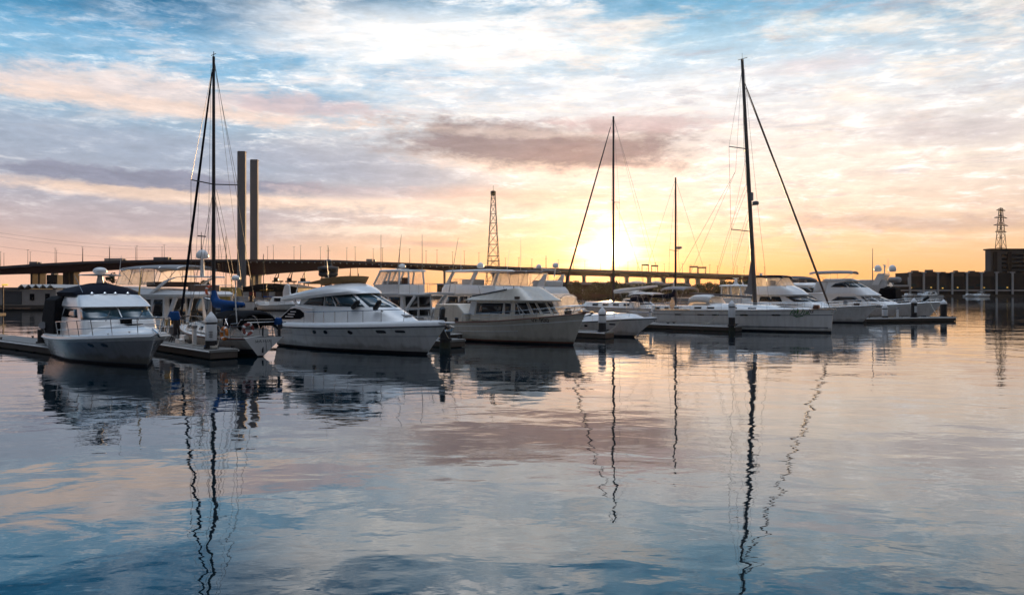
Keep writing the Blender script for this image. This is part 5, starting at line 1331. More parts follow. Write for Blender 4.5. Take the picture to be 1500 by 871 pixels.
bow = V((15.9, 0, 2.1)); ht = mz(.90) + V((.15, 0, 0))
stays(K1, 'forestay', bow, mz(.905), .02)
MB().tube([bow.lerp(ht, q) for q in (.015, .03, .2, .5, .8, .97, 1.0)], [.05, .09, .10, .09, .075, .05, .03], 8).build('furled_headsail', seat, K1)
for q, ln in ((.30, 2.0), (.635, 1.55)):
    for sd in (1, -1): MB().tube([mz(q), mz(q) + V((-1.0, sd * ln, .12))], .045, 6).build('spreader', alum, K1)
for sd in (1, -1):
    a, b = mz(.30) + V((-1.0, sd * 2.0, .12)), mz(.635) + V((-1.0, sd * 1.55, .12))
    stays(K1, 'shroud', (MX - .9, sd * 2.15, 1.9), a, .015); stays(K1, 'shroud', a, b, .015); stays(K1, 'shroud', b, mz(.97), .015)
    stays(K1, 'diagonal', a, mz(.62), .012); stays(K1, 'lower_shroud', (MX - .9, sd * 2.1, 1.9), mz(.29), .012)
    stays(K1, 'backstay', (.1, sd * 1.6, 1.8), mz(.55) + V((-1.2, 0, 0)), .012)
stays(K1, 'backstay', mz(.55) + V((-1.2, 0, 0)), TOP, .012)
MB().lathe([(.25, 0), (.3, .12), (.27, .3), (.1, .36)], mz(.405) + V((.55, 0, 0)), 12).build('radome', gplast, K1); MB().bar(mz(.405), mz(.405) + V((.7, 0, .02)), .12, .06).build('radar_bracket', alum, K1)
MB().box(mz(.44) + V((.2, 0, 0)), (.25, .3, .75)).build('deck_floodlight', gplast, K1)
MB().bar(TOP + V((-.4, 0, .05)), TOP + V((.5, 0, .1)), .04, .04).build('wind_vane', alum, K1); MB().tube([TOP, TOP + V((.0, 0, .6))], .015, 5).build('aerial', darkm, K1)
c_ = canopy(K1, 'sprayhood', whitec, 3.2, 5.4, 1.45, 2.85, .3, .4); panel(K1, 'sprayhood_window', clear, (3.3, -1.5, 2.2), (5.6, -1.4, 2.2), (5.1, -1.38, 2.8), (3.4, -1.42, 2.8)); panel(K1, 'sprayhood_window', clear, (6.0, -1.2, 2.2), (6.0, 1.2, 2.2), (5.3, 1.3, 2.95), (5.3, -1.3, 2.95))
bimini(K1, .3, 2.8, 1.5, 3.75, 2.0, greyc, legs=(0, 1))
MB().lathe([(.05, 0), (.5, .0), (.5, .05), (.05, .06)], n=16, M=Matrix.Translation((1.2, -.9, 2.3)) @ Matrix.Rotation(R(90), 4, 'Y')).build('steering_wheel', steel, K1)
H.rail(K1, .02, .62, .07, 11, True, .014, name='guard_rail')
mb = MB()
for pl in (((0, 0), (.12, .30), (.3, .62), (.42, .3), (.30, .02), (.18, .22), (.5, .34)), ((.5, .05), (.66, .52), (.6, .7), (.54, .2), (.75, .06), (.92, .34)), ((.92, .34), (.98, .64), (1.06, .4), (.96, .02), (1.2, .12), (1.34, .36), (1.2, .4), (1.16, .16), (1.44, .08)), ((.22, -.1), (.55, -.24), (.62, .0), (.4, -.28), (.95, -.12))):
    pts = []
    for u, w_ in pl:
        zz = 1.52 + w_ * .75; tt = H.t_at(13.0 + u * 1.05, zz); p = H.pt(tt, zz, -1); p.y -= .012; pts.append(p)
    mb.tube(pts, .038, 5)
mb.build('green_lettering', graphg, K1)
vs, fs = text_uv('lis', .5, .3); H.decal(K1, 'dark_lettering', graphk, 14.35, .86, (vs, fs), -1)
anchor(K1, (16.2, 0, 1.98), 1.0)
MB().box((14.9, -.4, 2.2), (.5, .5, .35)).build('coiled_line_bag', varn, K1, bevel=.08)

# ---- J: smaller sailing boat behind
J1 = thing('sailing_boat', 'small sailboat with a flat bimini behind the stern of the big sailing yacht', 'sailing boat', (14.0, 86.7, 0), -42)
H = Hull(9.6, 3.3, 1.2, 1.5, ov=1.0, tm=.5, sb=.75)
H.parts(J1, ROWS, BANDS, [anti, stripe_shade, gelh], rub=varn)
T = House([LV(1.3, 3, 8.4, 1.15, lf=2), LV(1.95, 3.1, 8, .95, lf=1.8)]); T.build(J1, 'coachroof', gel)
for x in (3.5, 4.7, 5.9): T.win(J1, rect(x, x + .6, .3, .75), glass, -1, name='portlight'); T.win(J1, rect(x, x + .6, .3, .75), glass, 1, name='portlight')
MB().tube([(5.5, 0, 1.8), (5.5, 0, 16.1)], [.13, .09], 8).build('mast', darkm, J1)
MB().tube([(5.4, 0, 3.9), (5.3, 0, 3.2), (4.6, 0, 3.0), (2.2, 0, 3.0)], [.12, .28, .26, .12], 8).build('sail_cover', navy, J1)
MB().tube([(5.42, .1, 5.2), (5.36, .1, 4.4), (5.2, .05, 3.5)], [.05, .2, .16], 8).build('sail_head', whitec, J1)
for sd in (1, -1):
    MB().tube([(5.5, 0, 8.0), (5.3, sd * .95, 8.1)], .03, 5).build('spreader', darkm, J1); stays(J1, 'shroud', (5.4, sd * 1.5, 1.4), (5.3, sd * .95, 8.1)); stays(J1, 'shroud', (5.3, sd * .95, 8.1), (5.5, 0, 15.8))
stays(J1, 'forestay', (10.4, 0, 1.6), (5.5, 0, 15.9)); stays(J1, 'backstay', (0, 0, 1.3), (5.5, 0, 16.0))
MB().lathe([(.2, 0), (.32, .1), (.28, .25)], (5.95, .0, 8.2), 10).build('radome', gplast, J1); MB().bar((5.5, 0, 8.2), (6.0, 0, 8.2), .1, .05).build('radar_bracket', darkm, J1)
bimini(J1, .2, 3.4, 1.3, 3.25, 1.5, whitec, legs=(0, 1), cam=.1)
MB().tube([(0, -1.3, 1.3), (-.2, -1.2, 3.0), (-.2, 1.2, 3.0), (0, 1.3, 1.3)], .03, 6).build('stern_arch', steel, J1)
H.rail(J1, .02, .6, .08, 8, True, .015, name='guard_rail')

# ---- I: tall sailing yacht against the sun
I1 = thing('sailing_yacht', 'sailing yacht with its mast crossing the sun disc, dark furled headsail and cream boom cover', 'sailing boat', (19.4, 93.2, 0), 152)
H = Hull(13.5, 4.0, 1.4, 1.8, ov=1.4, tm=.5, sb=.75)
H.parts(I1, ROWS, BANDS, [anti, stripe_shade, gelh], rub=varn)
T = House([LV(1.5, 4, 11.5, 1.35, lf=2.5), LV(2.15, 4.1, 11, 1.1, lf=2.2)]); T.build(I1, 'coachroof', gel)
for x in (4.6, 6, 7.4, 8.8): T.win(I1, rect(x, x + .8, .3, .75), glass, 1, name='portlight'); T.win(I1, rect(x, x + .8, .3, .75), glass, -1, name='portlight')
mx = 7.2
MB().tube([(mx, 0, 2), (mx, 0, 26)], [.17, .12], 8).build('mast', darkm, I1)
MB().tube([(mx - .1, 0, 3.5), (mx - 1, 0, 3.6), (mx - 5.8, 0, 4.2)], [.25, .28, .12], 8).build('boom_cover', whitec, I1)
bx = V((14.7, 0, 1.9)); tp = V((mx + .1, 0, 25.6)); stays(I1, 'forestay', bx, tp, .015)
MB().tube([bx.lerp(tp, q) for q in (.06, .08, .3, .7, .96)], [.06, .14, .13, .10, .05], 8).build('furled_headsail', darkm, I1)
for sd in (1, -1):
    MB().tube([(mx, 0, 15), (mx - .3, sd * 1.5, 15.1)], .035, 5).build('spreader', darkm, I1); stays(I1, 'shroud', (mx - .2, sd * 1.8, 1.7), (mx - .3, sd * 1.5, 15.1)); stays(I1, 'shroud', (mx - .3, sd * 1.5, 15.1), (mx, 0, 25.8))
stays(I1, 'backstay', (0, 0, 1.5), (mx, 0, 25.9), .014); stays(I1, 'topping_lift', (mx - 5.7, 0, 4.2), (mx, 0, 25.9), .01)
H.rail(I1, .02, .62, .08, 9, True, .015, name='guard_rail'); canopy(I1, 'sprayhood', navy, 2.8, 4.6, 1.3, 2.6, .3, .4)
MB().tube([(0, -1.4, 1.4), (-.1, -1.4, 2.2), (-.1, 1.4, 2.2), (0, 1.4, 1.4)], .025, 6).build('pushpit', steel, I1)

# ---- R: boxy wheelhouse boat behind the big yacht
R1 = boat('wheelhouse_boat', 'small white boat with a boxy glazed wheelhouse showing golden sky through it', 'motor boat', (29.7, 83.2), -42, 9)
H = Hull(9, 3.4, 1.3, 1.8, ov=.9)
H.parts(R1, ROWS, BANDS, [anti, stripe_shade, gelh], rub=darkm)
wheelhouse(R1, 2.6, 5.2, 1.35, 1.4, 2.75, 4.1, lf=.35, la=.05, npan=2, side_split=(.5,))
c_ = House([LV(1.5, 5.2, 8.4, 1.3, lf=2.2), LV(2.3, 5.2, 7.8, 1.1, lf=1.8)]); c_.build(R1, 'forecabin', gel)
for sd in (1, -1): c_.win(R1, rect(5.6, 6.4, .3, .7), glass, sd)
MB().lathe([(.45, 4.22), (.2, 4.5), (.12, 4.8)], (3.8, 0, 0), 10).build('radar_post', plast, R1); radar_bar(R1, (3.8, 0, 4.75), 1.3)
MB().lathe([(.05, 4.25), (.12, 4.5), (.1, 4.7)], (4.4, .6, 0), 8).build('horn', steel, R1)
H.rail(R1, .4, .6, .1, 6)

# ---- L: flybridge cruiser with dark topped tent
L1 = boat('flybridge_cruiser', 'white flybridge cruiser with clear tent under a dark top, its bow past the big yacht', 'motor boat', (39, 83.7), -40, 13.5)
H = Hull(13.5, 4.5, 1.35, 2.0, ov=1.6, flare=2.0)
H.parts(L1, ROWS, BANDS, [anti, stripe_shade, gelh], rub=darkm)
fly_cruiser(L1, H, dict(z=(1.5, 2.25, 3.0), sal=(2.0, 11.0, 9.4, 7.2), w=(1.95, 1.85, 1.7), fly=(.8, 7.6, 5.9, 4.2), lf=3.6, dip=.1, gf=glass))
bimini(L1, 1.4, 5.2, 1.6, 5.25, 4.1, black, legs=(0, .5, 1), cam=.16); curtains(L1, 1.4, 5.6, 1.6, 4.1, 5.2, fx=.8, n=3)
radar_bar(L1, (2.0, 0, 5.4), 1.4)
for y in (-.5, .4): MB().box((3.4, y, 4.45), (.4, .5, .8)).build('helm_seat', whitec, L1, bevel=.06)
H.rail(L1, .35, .7, .14, 8); MB().box((10.4, 0, 2.22), (1.0, 1.0, .05)).build('deck_hatch', glass, L1)
anchor(L1, H.edge(1, 1, .05), 1.1); MB().box((12.9, .2, 2.1), (.6, .5, .3)).build('windlass', brick, L1, bevel=.08)
MB().lathe([(.2, 0), (.24, .06), (.24, .5)], (11.9, -.5, 2.0), 10).build('cage_basket', gplast, L1)

# ---- N: big convertible with enclosed bridge
N1 = boat('motor_yacht', 'large white flared bow yacht with an enclosed upper bridge by the end piles', 'motor boat', (53.4, 96.6), -38, 14.6)
H = Hull(14.6, 4.9, 1.3, 2.25, ov=1.9, tm=.36, wl=.8, fine=1.3, full=2.5, flare=2.4, p=1.6)
H.parts(N1, ROWS, BANDS, [anti, stripe_shade, gelh], rub=steel)
S = House([LV(1.5, 2.6, 12.2, 2.0, lf=5, n=2), LV(2.15, 2.6, 10.8, 1.95, lf=4, n=2.1), LV(2.9, 2.7, 9.0, 1.85, lf=2.8, n=2.2), LV(3.05, 2.6, 9.2, 1.9, lf=2.8, n=2.2), LV(3.5, 2.6, 8.4, 1.8, lf=2.4, n=2.3), LV(4.05, 2.7, 7.6, 1.7, lf=2.2, n=2.3), LV(4.85, 2.9, 6.2, 1.5, lf=1.6, n=2.4), LV(5.0, 2.0, 6.6, 1.6, lf=1.7, n=2.4), LV(5.2, 2.3, 5.8, 1.4, lf=1.4, n=2.4)])
S.build(N1, 'superstructure', gel, camber=.1)
for sd in (-1, 1):
    S.win(N1, [((3.3, 1.15), (4.2, 1.9)), ((7.3, 1.1), (6.4, 1.9))], glass, sd); S.win(N1, [((.66, 1.1), (.66, 1.9)), ((.97, 1.1), (.97, 1.9))], glass, sd, False, name='windscreen')
    S.win(N1, [((3.2, 5.1), (3.8, 5.7)), ((5.4, 5.06), (4.9, 5.92))], glass, sd); S.win(N1, [((.62, 5.06), (.62, 5.92)), ((.78, 5.06), (.78, 5.92))], glassb, sd, False, name='windscreen'); S.win(N1, [((.81, 5.06), (.81, 5.92)), ((.98, 5.06), (.98, 5.92))], glassb, sd, False, name='windscreen')
    panel(N1, 'side_curtain', whitec, (.9, sd * 1.75, 3.4), (2.7, sd * 1.7, 3.4), (2.9, sd * 1.45, 4.95), (1.3, sd * 1.5, 4.9), sag=.05)
MB().prism([(.2, -1.9, 3.1), (3.0, -1.85, 3.1), (3.0, 1.85, 3.1), (.2, 1.9, 3.1)], (0, 0, .2)).build('cockpit_overhang', gel, N1, bevel=.04)
bimini(N1, .4, 6.0, 1.75, 6.05, 5.1, greyc, legs=(0, .5, 1), cam=.26)
H.rail(N1, .42, .6, .14, 7, nose=.2); anchor(N1, H.edge(1, 1, .05), 1.2)
H.ports(N1, (9.5,), .86, 1.4, .14, rect=True)
fender(N1, (14.6, -.75, 2.62), 'dark fender slung on the bow rail of the yacht by the end pile', .9, .2, .9)
MB().tube([(1.0, -1.7, .4), (-.1, -1.7, .4)], .03, 5).build('boarding_rail', steel, N1)

# ---- M: yacht behind it
M1 = boat('flybridge_cruiser', 'white yacht with long dark upper windows, half hidden behind the flared bow yacht', 'motor boat', (51.6, 108.2), -38, 13.5)
H = Hull(13.5, 4.6, 1.3, 2.2, ov=1.4)
H.parts(M1, ROWS, BANDS, [anti, stripe_shade, gelh], rub=darkm)
S = House([LV(1.5, 1.6, 11, 2.0, lf=4), LV(2.2, 1.6, 10, 1.9, lf=3.6), LV(3.0, 1.7, 8.6, 1.85, lf=2.8), LV(3.3, 1.4, 8.4, 1.9, lf=2.6), LV(4.25, 1.8, 6.8, 1.7, lf=2), LV(4.5, 1.6, 6.6, 1.75, lf=2), LV(4.8, 2, 6.0, 1.5, lf=1.6)])
S.build(M1, 'superstructure', gel)
for sd in (-1, 1):
    S.win(M1, [((2.2, 3.1), (2.4, 3.9)), ((6.4, 3.1), (5.3, 3.9))], glass, sd); S.win(M1, rect(.64, .97, 3.1, 3.9), glass, sd, False, name='windscreen'); S.win(M1, [((2.2, 1.1), (2.6, 1.9)), ((6.8, 1.1), (5.9, 1.9))], glass, sd)
MB().tube([(3, -1.4, 4.8), (3, -1.4, 5.4), (3, 1.4, 5.4), (3, 1.4, 4.8)], .03, 6).build('flybridge_rail', steel, M1); MB().box((4, .3, 5.0), (.8, 1.4, .5)).build('helm_console', seat, M1, bevel=.05)
H.rail(M1, .4, .6, .14, 7)

# ---- P: dark hulled superyacht with twin domes
P1 = thing('motor_yacht', 'dark hulled yacht with a pale mast arch and two white domes', 'motor boat', (62.0, 120.5, 0), 142)
H = Hull(15, 4.9, 2.2, 2.6, ov=1.5)
H.parts(P1, ROWS, BANDS, [anti, stripe_shade, navy], rub=steel)
S = House([LV(2.1, 2.5, 12.5, 2.1, lf=3.6), LV(3.6, 2.5, 10.5, 2.0, lf=3), LV(4.4, 1.2, 10.6, 2.1, lf=3), LV(5.4, 1.6, 9.0, 1.8, lf=2.4)]); S.build(P1, 'superstructure', greyh)
for sd in (-1, 1): S.win(P1, rect(3, 7, .3, .8), glass, sd); S.win(P1, rect(.64, .97, .2, .85), glass, sd, False, name='windscreen')
MB().box((1.2, 0, 3.2), (2.4, 4.3, 1.9)).build('aft_cover', black, P1, bevel=.3)
rows = [[V((x, sd * 1.9, z)), V((x + 1.0, sd * 1.9, z))] for sd, x, z in ((-1, 2.6, 4.4), (-1, 1.6, 6.3), (1, 1.6, 6.3), (1, 2.6, 4.4))]
MB().grid(rows).build('mast_arch', gel, P1, smooth=False, solid=.3)
for x, y in ((1.0, -.6), (2.9, .6)): dome(P1, (x, y, 7.0), .6, name='satellite_dome', flat=1.0)
radar_bar(P1, (2.0, .1, 7.5), 2.2); MB().tube([(2.0, .1, 6.4), (2.0, .1, 7.5)], .1, 6).build('radar_post', plast, P1)
antenna(P1, (3.4, 1.9, 5.3), 5.2, r=.06, m=gplast); antenna(P1, (1.9, -2.0, 6.4), 2.6, r=.03)
MB().box((.6, -.4, 5.4), (1.6, 2.8, .9)).build('tender_cover', greyc, P1, bevel=.35)

# ---- Q: small runabout behind the small sailboat stern, far white boats
def small_cruiser(name, label, loc, deg, L=9, B=3, m=None, hz=1.2, cab=2.4, top=None):
    r = thing(name, label, 'motor boat', loc, deg)
    H = Hull(L, B, hz * .8, hz * 1.25, ov=L * .12)
    H.parts(r, ROWS, BANDS, [anti, stripe_shade, m or gelh], rub=darkm)
    S = House([LV(hz * .85, L * .22, L * .85, B * .42, lf=L * .3), LV(hz * 1.3, L * .22, L * .76, B * .40, lf=L * .26), LV(cab, L * .26, L * .58, B * .35, lf=L * .16)]); S.build(r, 'cabin', gel)
    for sd in (-1, 1): S.win(r, rect(L * .3, L * .42, 1.15, 1.85), glass, sd); S.win(r, rect(.64, .97, 1.15, 1.85), glass, sd, False, name='windscreen')
    if top: bimini(r, L * .2, L * .5, B * .4, cab + .9, cab - .1, top, legs=(0, 1))
    H.rail(r, .4, .55, .1, 5)
    return r
small_cruiser('motor_cruiser', 'small white cruiser with a pale bimini glowing gold beyond the sport cruiser bow', (14.5, 107, 0), -42, 9, 3.1, cab=2.5, top=whitec)
small_cruiser('motor_cruiser', 'white cruiser moored far off between the sailboat stern and the tan covered yacht', (-47, 141, 0), -12, 11, 3.6, cab=2.5)
for i, (px, ln, dg, lb_, cb_, tp) in enumerate(((1313, 9, 80, 'small white boat with a canopy under the low wing of the wharf shed', 2.6, whitec), (1324, 10, 30, 'small white boat moored second along the far wharf', 2.4, None), (1341, 13, 15, 'long white launch with a pale awning at the far wharf', 2.6, greyc), (1352, 11, 20, 'white cruiser moored before the far wharf frames', 3.0, None), (1380, 17, 172, 'largest white cruiser at the far wharf, long low bow', 3.6, None), (1412, 9, 8, 'small pale boat at the far wharf past the largest cruiser', 2.0, None), (1430, 10, 12, 'small pale boat before the wharf shed near the office block', 2.0, None), (1447, 12, 172, 'pale launch before the wharf shed below the office block', 2.2, greyc))):
    t = W(px, 430, 500 + 6 * (i % 3)); small_cruiser('motor_cruiser', lb_, (t.x, t.y, 0), dg, ln, ln * .3, cab=cb_, top=tp, hz=1.3)
# workboat, golden sunlight put into its wheelhouse and mast colour
U1 = thing('workboat', 'workboat with golden sunlight coloured into its wheelhouse beside the foot of the bridge tower', 'motor boat', (-47.5, 134.5, 0), 150)
H = Hull(11, 4, 1.6, 2.4, ov=.8); H.parts(U1, ROWS, BANDS, [anti, stripe_shade, greyh], rub=rubber, rubr=.12)
S = House([LV(1.7, 3, 8, 1.5, lf=1.2), LV(2.6, 3, 7.9, 1.45, lf=1.2), LV(3.6, 3.1, 7.6, 1.35, lf=1), LV(4.2, 3.2, 7.0, 1.3, lf=1)]); S.build(U1, 'wheelhouse', yellow)
for sd in (-1, 1):
    for x in (3.5, 4.6, 5.7): S.win(U1, rect(x, x + .8, 1.15, 1.85), glass, sd)
MB().tube([(4, 0, 4.2), (4, 0, 7)], .09, 6).build('mast', yellow, U1); MB().box((1.5, 0, 2.2), (1.6, 2.2, .9)).build('deck_locker', gplast, U1, bevel=.05)
# far sailing masts seen above the tented yacht
for i, (px, yt, Y, lab) in enumerate(((311, 344, 170, 'far bare mast beside the tall slim mast, thinner of two'), (331, 346, 175, 'far bare mast between the slim mast and the bridge tower'))):
    t = W(px, yt, Y); r = thing('sailing_boat', lab, 'sailing boat', (t.x, Y, 0), 150)
    H = Hull(9, 3, 1.1, 1.4); H.parts(r, ROWS, BANDS, [anti, stripe_shade, gelh]); T = House([LV(1.2, 3, 7, 1, lf=1.5), LV(1.7, 3, 6.6, .9, lf=1.4)]); T.build(r, 'coachroof', gel)
    r.location -= V((math.cos(R(150)) * 4.5, math.sin(R(150)) * 4.5, 0))
    MB().tube([(4.5, 0, 1.5), (4.5, 0, t.z)], [.11, .07], 6).build('mast', darkm, r); stays(r, 'forestay', (9.8, 0, 1.5), (4.5, 0, t.z - .2), .02); stays(r, 'backstay', (0, 0, 1.2), (4.5, 0, t.z), .02)

# ------------------------------------------------------------------ pontoons and piles
def pontoon(name, label, tip, deg, ln, wd=1.5, z=.52, cl=3):
    r = thing(name, label, 'pontoon', (tip[0], tip[1], 0), deg)   # x runs away from the tip
    MB().box((ln / 2, 0, z - .08), (ln, wd, .16)).build('deck', conc, r, bevel=.03)
    MB().box((ln / 2, 0, z - .30), (ln - .05, wd - .06, .34)).build('fascia', dockt, r, bevel=.02)
    n = max(2, int(ln / 3))
    for i in range(n): MB().box((ln * (i + .5) / n, 0, .02), (ln / n - .5, wd - .2, .36)).build('float', weed, r, smooth=False)
    for i in range(cl):
        for sd in (-1, 1): cleat(r, (.5 + (ln - 1) * i / max(1, cl - 1), sd * (wd / 2 - .12), z), 1.4, darkm)
    for sd in (-1, 1): MB().tube([(.05, sd * (wd / 2 + .02), z - .1), (ln, sd * (wd / 2 + .02), z - .1)], .05, 6).build('edge_fender', whitec, r)
    return r
P_A = pontoon('pontoon', 'floating finger pontoon between the navy canvas cruiser and the grey sailboat', (-14.9, 38.9), 133, 15, 1.5)
P_B = pontoon('pontoon', 'floating finger pontoon at the edge of the marina, alongside the black cockpit tent', (-24.6, 42.0), 140, 18, 2.0)
P_D = pontoon('pontoon', 'finger pontoon ending under the bow of the tan covered yacht', (-3.4, 47.0), 138, 12, 1.4)
P_H = pontoon('pontoon', 'short finger pontoon beside the sport cruiser under the sun', (7.3, 56.0), 138, 11, 1.2)
P_K = pontoon('pontoon', 'long finger pontoon alongside the big white sailing yacht', (19.9, 65.8), 138, 13.5, 1.3)
P_N = pontoon('pontoon', 'outer pontoon under the flared bow yacht with the end piles', (52.4, 89.7), 197, 13, 1.6)
wk = pontoon('walkway_pontoon', 'wide main walkway pontoon behind the moored sterns', (22.5, 84.2), 228, 42, 2.4, .6, 4)

def pile(name, label, x, y, ztop, cap=True, sleeve=.9, r0=.28, dark=False, deg=0):
    r = thing(name, label, 'pile', (x, y, 0), deg)
    zc = ztop - (.55 if cap else 0)
    MB().tube([(0, 0, -1.5), (0, 0, zc)], r0, 16).build('shaft', pilem, r)
    if sleeve: MB().lathe([(r0 + .012, zc - sleeve), (r0 + .016, zc - sleeve + .03), (r0 + .016, zc - .12), (r0 + .01, zc - .1)], n=18).build('sleeve', pilew, r)
    if cap: MB().lathe([(r0 + .03, zc), (r0 + .03, zc + .14), (r0 * .7, zc + .34), (.03, zc + .56)], n=18).build('cap', pilew, r)
    mb = MB(); rw = random.Random(int(abs(x * 31 + y * 17)))
    rows = [[V(((r0 + .012 + .014 * rw.random() * (1 - q)) * math.cos(6.2832 * k / 18), (r0 + .012 + .014 * rw.random() * (1 - q)) * math.sin(6.2832 * k / 18), -.1 + q * (.42 + .12 * rw.random()))) for k in range(18)] for q in (0, .35, .7, 1)]
    mb.grid(rows, 0, True).build('weed_band', weed, r, smooth=False)
    MB().lathe([(r0 + .07, .50), (r0 + .09, .56), (r0 + .07, .62)], n=16).build('pile_ring', darkm, r)
    return r
pa = pile('mooring_pile', 'white coned mooring pile with a notice sleeve before the blue covered sailboat', -15.75, 38.6 + .7, 2.45, True, .95)
for i in range(4): MB().box((.10 + .0, -.292, 1.42 - .09 * i), (.22 - .03 * (i % 2), .012, .03)).build('notice_line', graphk, pa, smooth=False)
pile('mooring_pile', 'dark mooring pile below the bow of the tan covered yacht', -4.15, 46.6, 1.55, False, 0, .33)
pile('mooring_pile', 'mooring pile with a white sleeve before the sport cruiser under the sun', 6.75, 56.15, 2.35, True, .62)
pile('mooring_pile', 'mooring pile with a pale sleeve against the big sailing yacht', 19.2, 65.6, 2.75, True, .95)
pile('mooring_pile', 'sleeved mooring pile on the outer pontoon under the yacht windows', 43.0, 86.6, 2.1, True, .85, .30)
pile('mooring_pile', 'coned mooring pile with a small white notice, in the middle of the outer pontoon', 46.95, 87.7, 2.75, True, 0, .32)
pq = pile('mooring_pile', 'end mooring pile with a white cone standing clear past the bow', 51.9, 90.3, 2.55, True, 0, .36)
for sc_, (x, y, z) in enumerate(((52.3, 89.5, .62),)):
    pass
tr = [o for o in COL.objects if o.get('label', '').startswith('coned mooring pile')][0]
MB().box((.03, -.33, 1.45), (.3, .05, .75)).build('notice', pilew, tr, smooth=False)
pile('mooring_pile', 'short dark pile beside the western finger pontoon', -27.3, 43.6, 1.3, False, 0, .22)

# ------------------------------------------------------------------ clutter on and round the pontoons
def dinghy():
    r = thing('inflatable_dinghy', 'grey inflatable dinghy tipped up on the pontoon beside the black cockpit tent', 'dinghy', (-26.3, 42.9, .95), 115)
    r.rotation_euler = (R(62), R(10), R(112))
    for sd in (1, -1): MB().tube([(-1.2, sd * .55, 0), (.5, sd * .55, 0), (1.1, sd * .4, .08), (1.4, 0, .14)], [.2, .2, .19, .17], 10).build('tube', greyc, r)
    MB().box((-.2, 0, -.06), (1.9, .9, .05)).build('floor', gplast, r); MB().box((-1.1, 0, .02), (.06, .9, .4)).build('transom', dockt, r); MB().box((-.2, 0, .12), (.25, 1.0, .05)).build('thwart', whitec, r)
    for y in (-.77, .77): MB().tube([(-1.0, y, .03), (-.2, y * 1.02, .09), (.5, y, .03)], .02, 5).build('grab_line', rope, r)
dinghy()
lk = thing('dock_locker', 'white dock locker with a sloping lid at the end of the western finger', 'locker', (-25.1, 42.2, .52), 140)
MB().box((0, 0, .4), (.8, .7, .8)).build('box', plast, lk, bevel=.03); MB().box((0, 0, .84), (.9, .8, .09), ry=.12).build('lid', plast, lk, bevel=.03)
ps = thing('power_pedestal', 'slim white power pedestal at the tip of the western finger', 'pedestal', (-24.9, 41.6, .52), 140)
MB().box((0, 0, .5), (.18, .18, 1.0)).build('post', plast, ps, bevel=.02); MB().box((0, 0, 1.05), (.24, .24, .14)).build('head', gplast, ps, bevel=.03)
outboard(V((-20.0, 44.6, 1.35)), 40, 'outboard motor with a blue cover on a stand at the finger pontoon', bluec, 1.1)
st_ = thing('outboard_stand', 'dark stand carrying the blue covered outboard on the pontoon', 'stand', (-20.0, 44.6, .5), 40)
for sx in (-.3, .3): MB().tube([(sx, -.25, 0), (0.15, 0, 1.0), (sx, .25, 0)], .03, 6).build('leg', darkm, st_)
MB().box((.16, 0, .95), (.06, .5, .25)).build('mounting_board', dockt, st_)
jb = thing('fuel_can', 'yellow fuel can standing beside the blue covered outboard', 'fuel can', (-21.0, 45.8, .52), 20)
bx_ = thing('dock_box', 'grey dock box carrying the yellow fuel can', 'locker', (-21.0, 45.8, .52), 30)
MB().box((0, 0, .4), (.9, .7, .8)).build('box', gplast, bx_, bevel=.03); MB().box((0, 0, .83), (.96, .76, .06)).build('lid', gplast, bx_, bevel=.02)
jb.location.z = .52 + .87
MB().box((0, 0, .22), (.34, .26, .44)).build('body', yellow, jb, bevel=.05); MB().tube([(-.1, 0, .43), (-.08, 0, .53), (.08, 0, .53), (.1, 0, .43)], .025, 6).build('handle', yellow, jb); MB().tube([(.12, 0, .42), (.16, 0, .5)], .035, 8).build('cap', rubber, jb)
def line(label, a, b, sag=.3, r=.018, m=None):
    a, b = V(a), V(b); pts = [a.lerp(b, q / 10) - V((0, 0, sag * 4 * q / 10 * (1 - q / 10))) for q in range(11)]
    o = MB().tube([p - a for p in pts], r, 5).build('mooring_line', m or rope); o.location = a; tag(o, label, 'mooring line')
line('mooring line from the navy canvas cruiser bow to the western finger', at(A, (10.0, -1.3, 1.55)), (-25.0, 41.9, .6), .4)
line('mooring line from the navy canvas cruiser bow to the coned pile', at(A, (11.2, .9, 1.6)), (-16.0, 39.3, .75), .25)
line('mooring line from the tan covered yacht bow down to the finger pontoon', at(D, (13.6, .3, 1.65)), (-3.9, 46.9, .55), .1, .03)
line('mooring line drooping from the grey sailboat to the coned pile', at(C1, (1.8, 1.4, 1.1)), (-15.5, 39.2, .6), .28)
line('mooring line from the big sailing yacht to the long finger', at(K1, (7.0, -2.3, 1.8)), (17.5, 67.5, .55), .15)
line('mooring line from the sport cruiser to its finger', at(H1, (8.0, -.8, 1.45)), (7.2, 56.2, .55), .15)
line('mooring line from the flared bow yacht to the outer pontoon', at(N1, (15.0, -.5, 2.2)), (51.0, 89.8, .6), .2, .03)
# gangway and far pontoon west
g = thing('gangway', 'white truss gangway down to the far pontoon behind the blue covered boom', 'gangway', (-52.5, 150, .6), 8)
for sy in (-.7, .7):
    mb = MB(); mb.bar((0, sy, .1), (10, sy, .1), .12, .12); mb.bar((0, sy, 1.3), (10, sy, 1.3), .12, .12)
    for i in range(8): mb.bar((i * 1.25, sy, .1), (i * 1.25 + .62, sy, 1.3), .08, .08); mb.bar((i * 1.25 + .62, sy, 1.3), (i * 1.25 + 1.25, sy, .1), .08, .08)
    mb.build('side_truss', framew, g, smooth=False)
MB().box((5, 0, .05), (10, 1.3, .1)).build('walkway', gplast, g)
pontoon('pontoon', 'far pontoon across the basin below the container stalls', (-40, 146), 180, 40, 3, .7, 3)
for i, x in enumerate((-44, -50, -57)): pile('mooring_pile', 'dark bare pile standing at the far pontoon', x, 144, 2.6 + .2 * i, False, 0, .3).__setitem__('group', 'piles at the far pontoon')
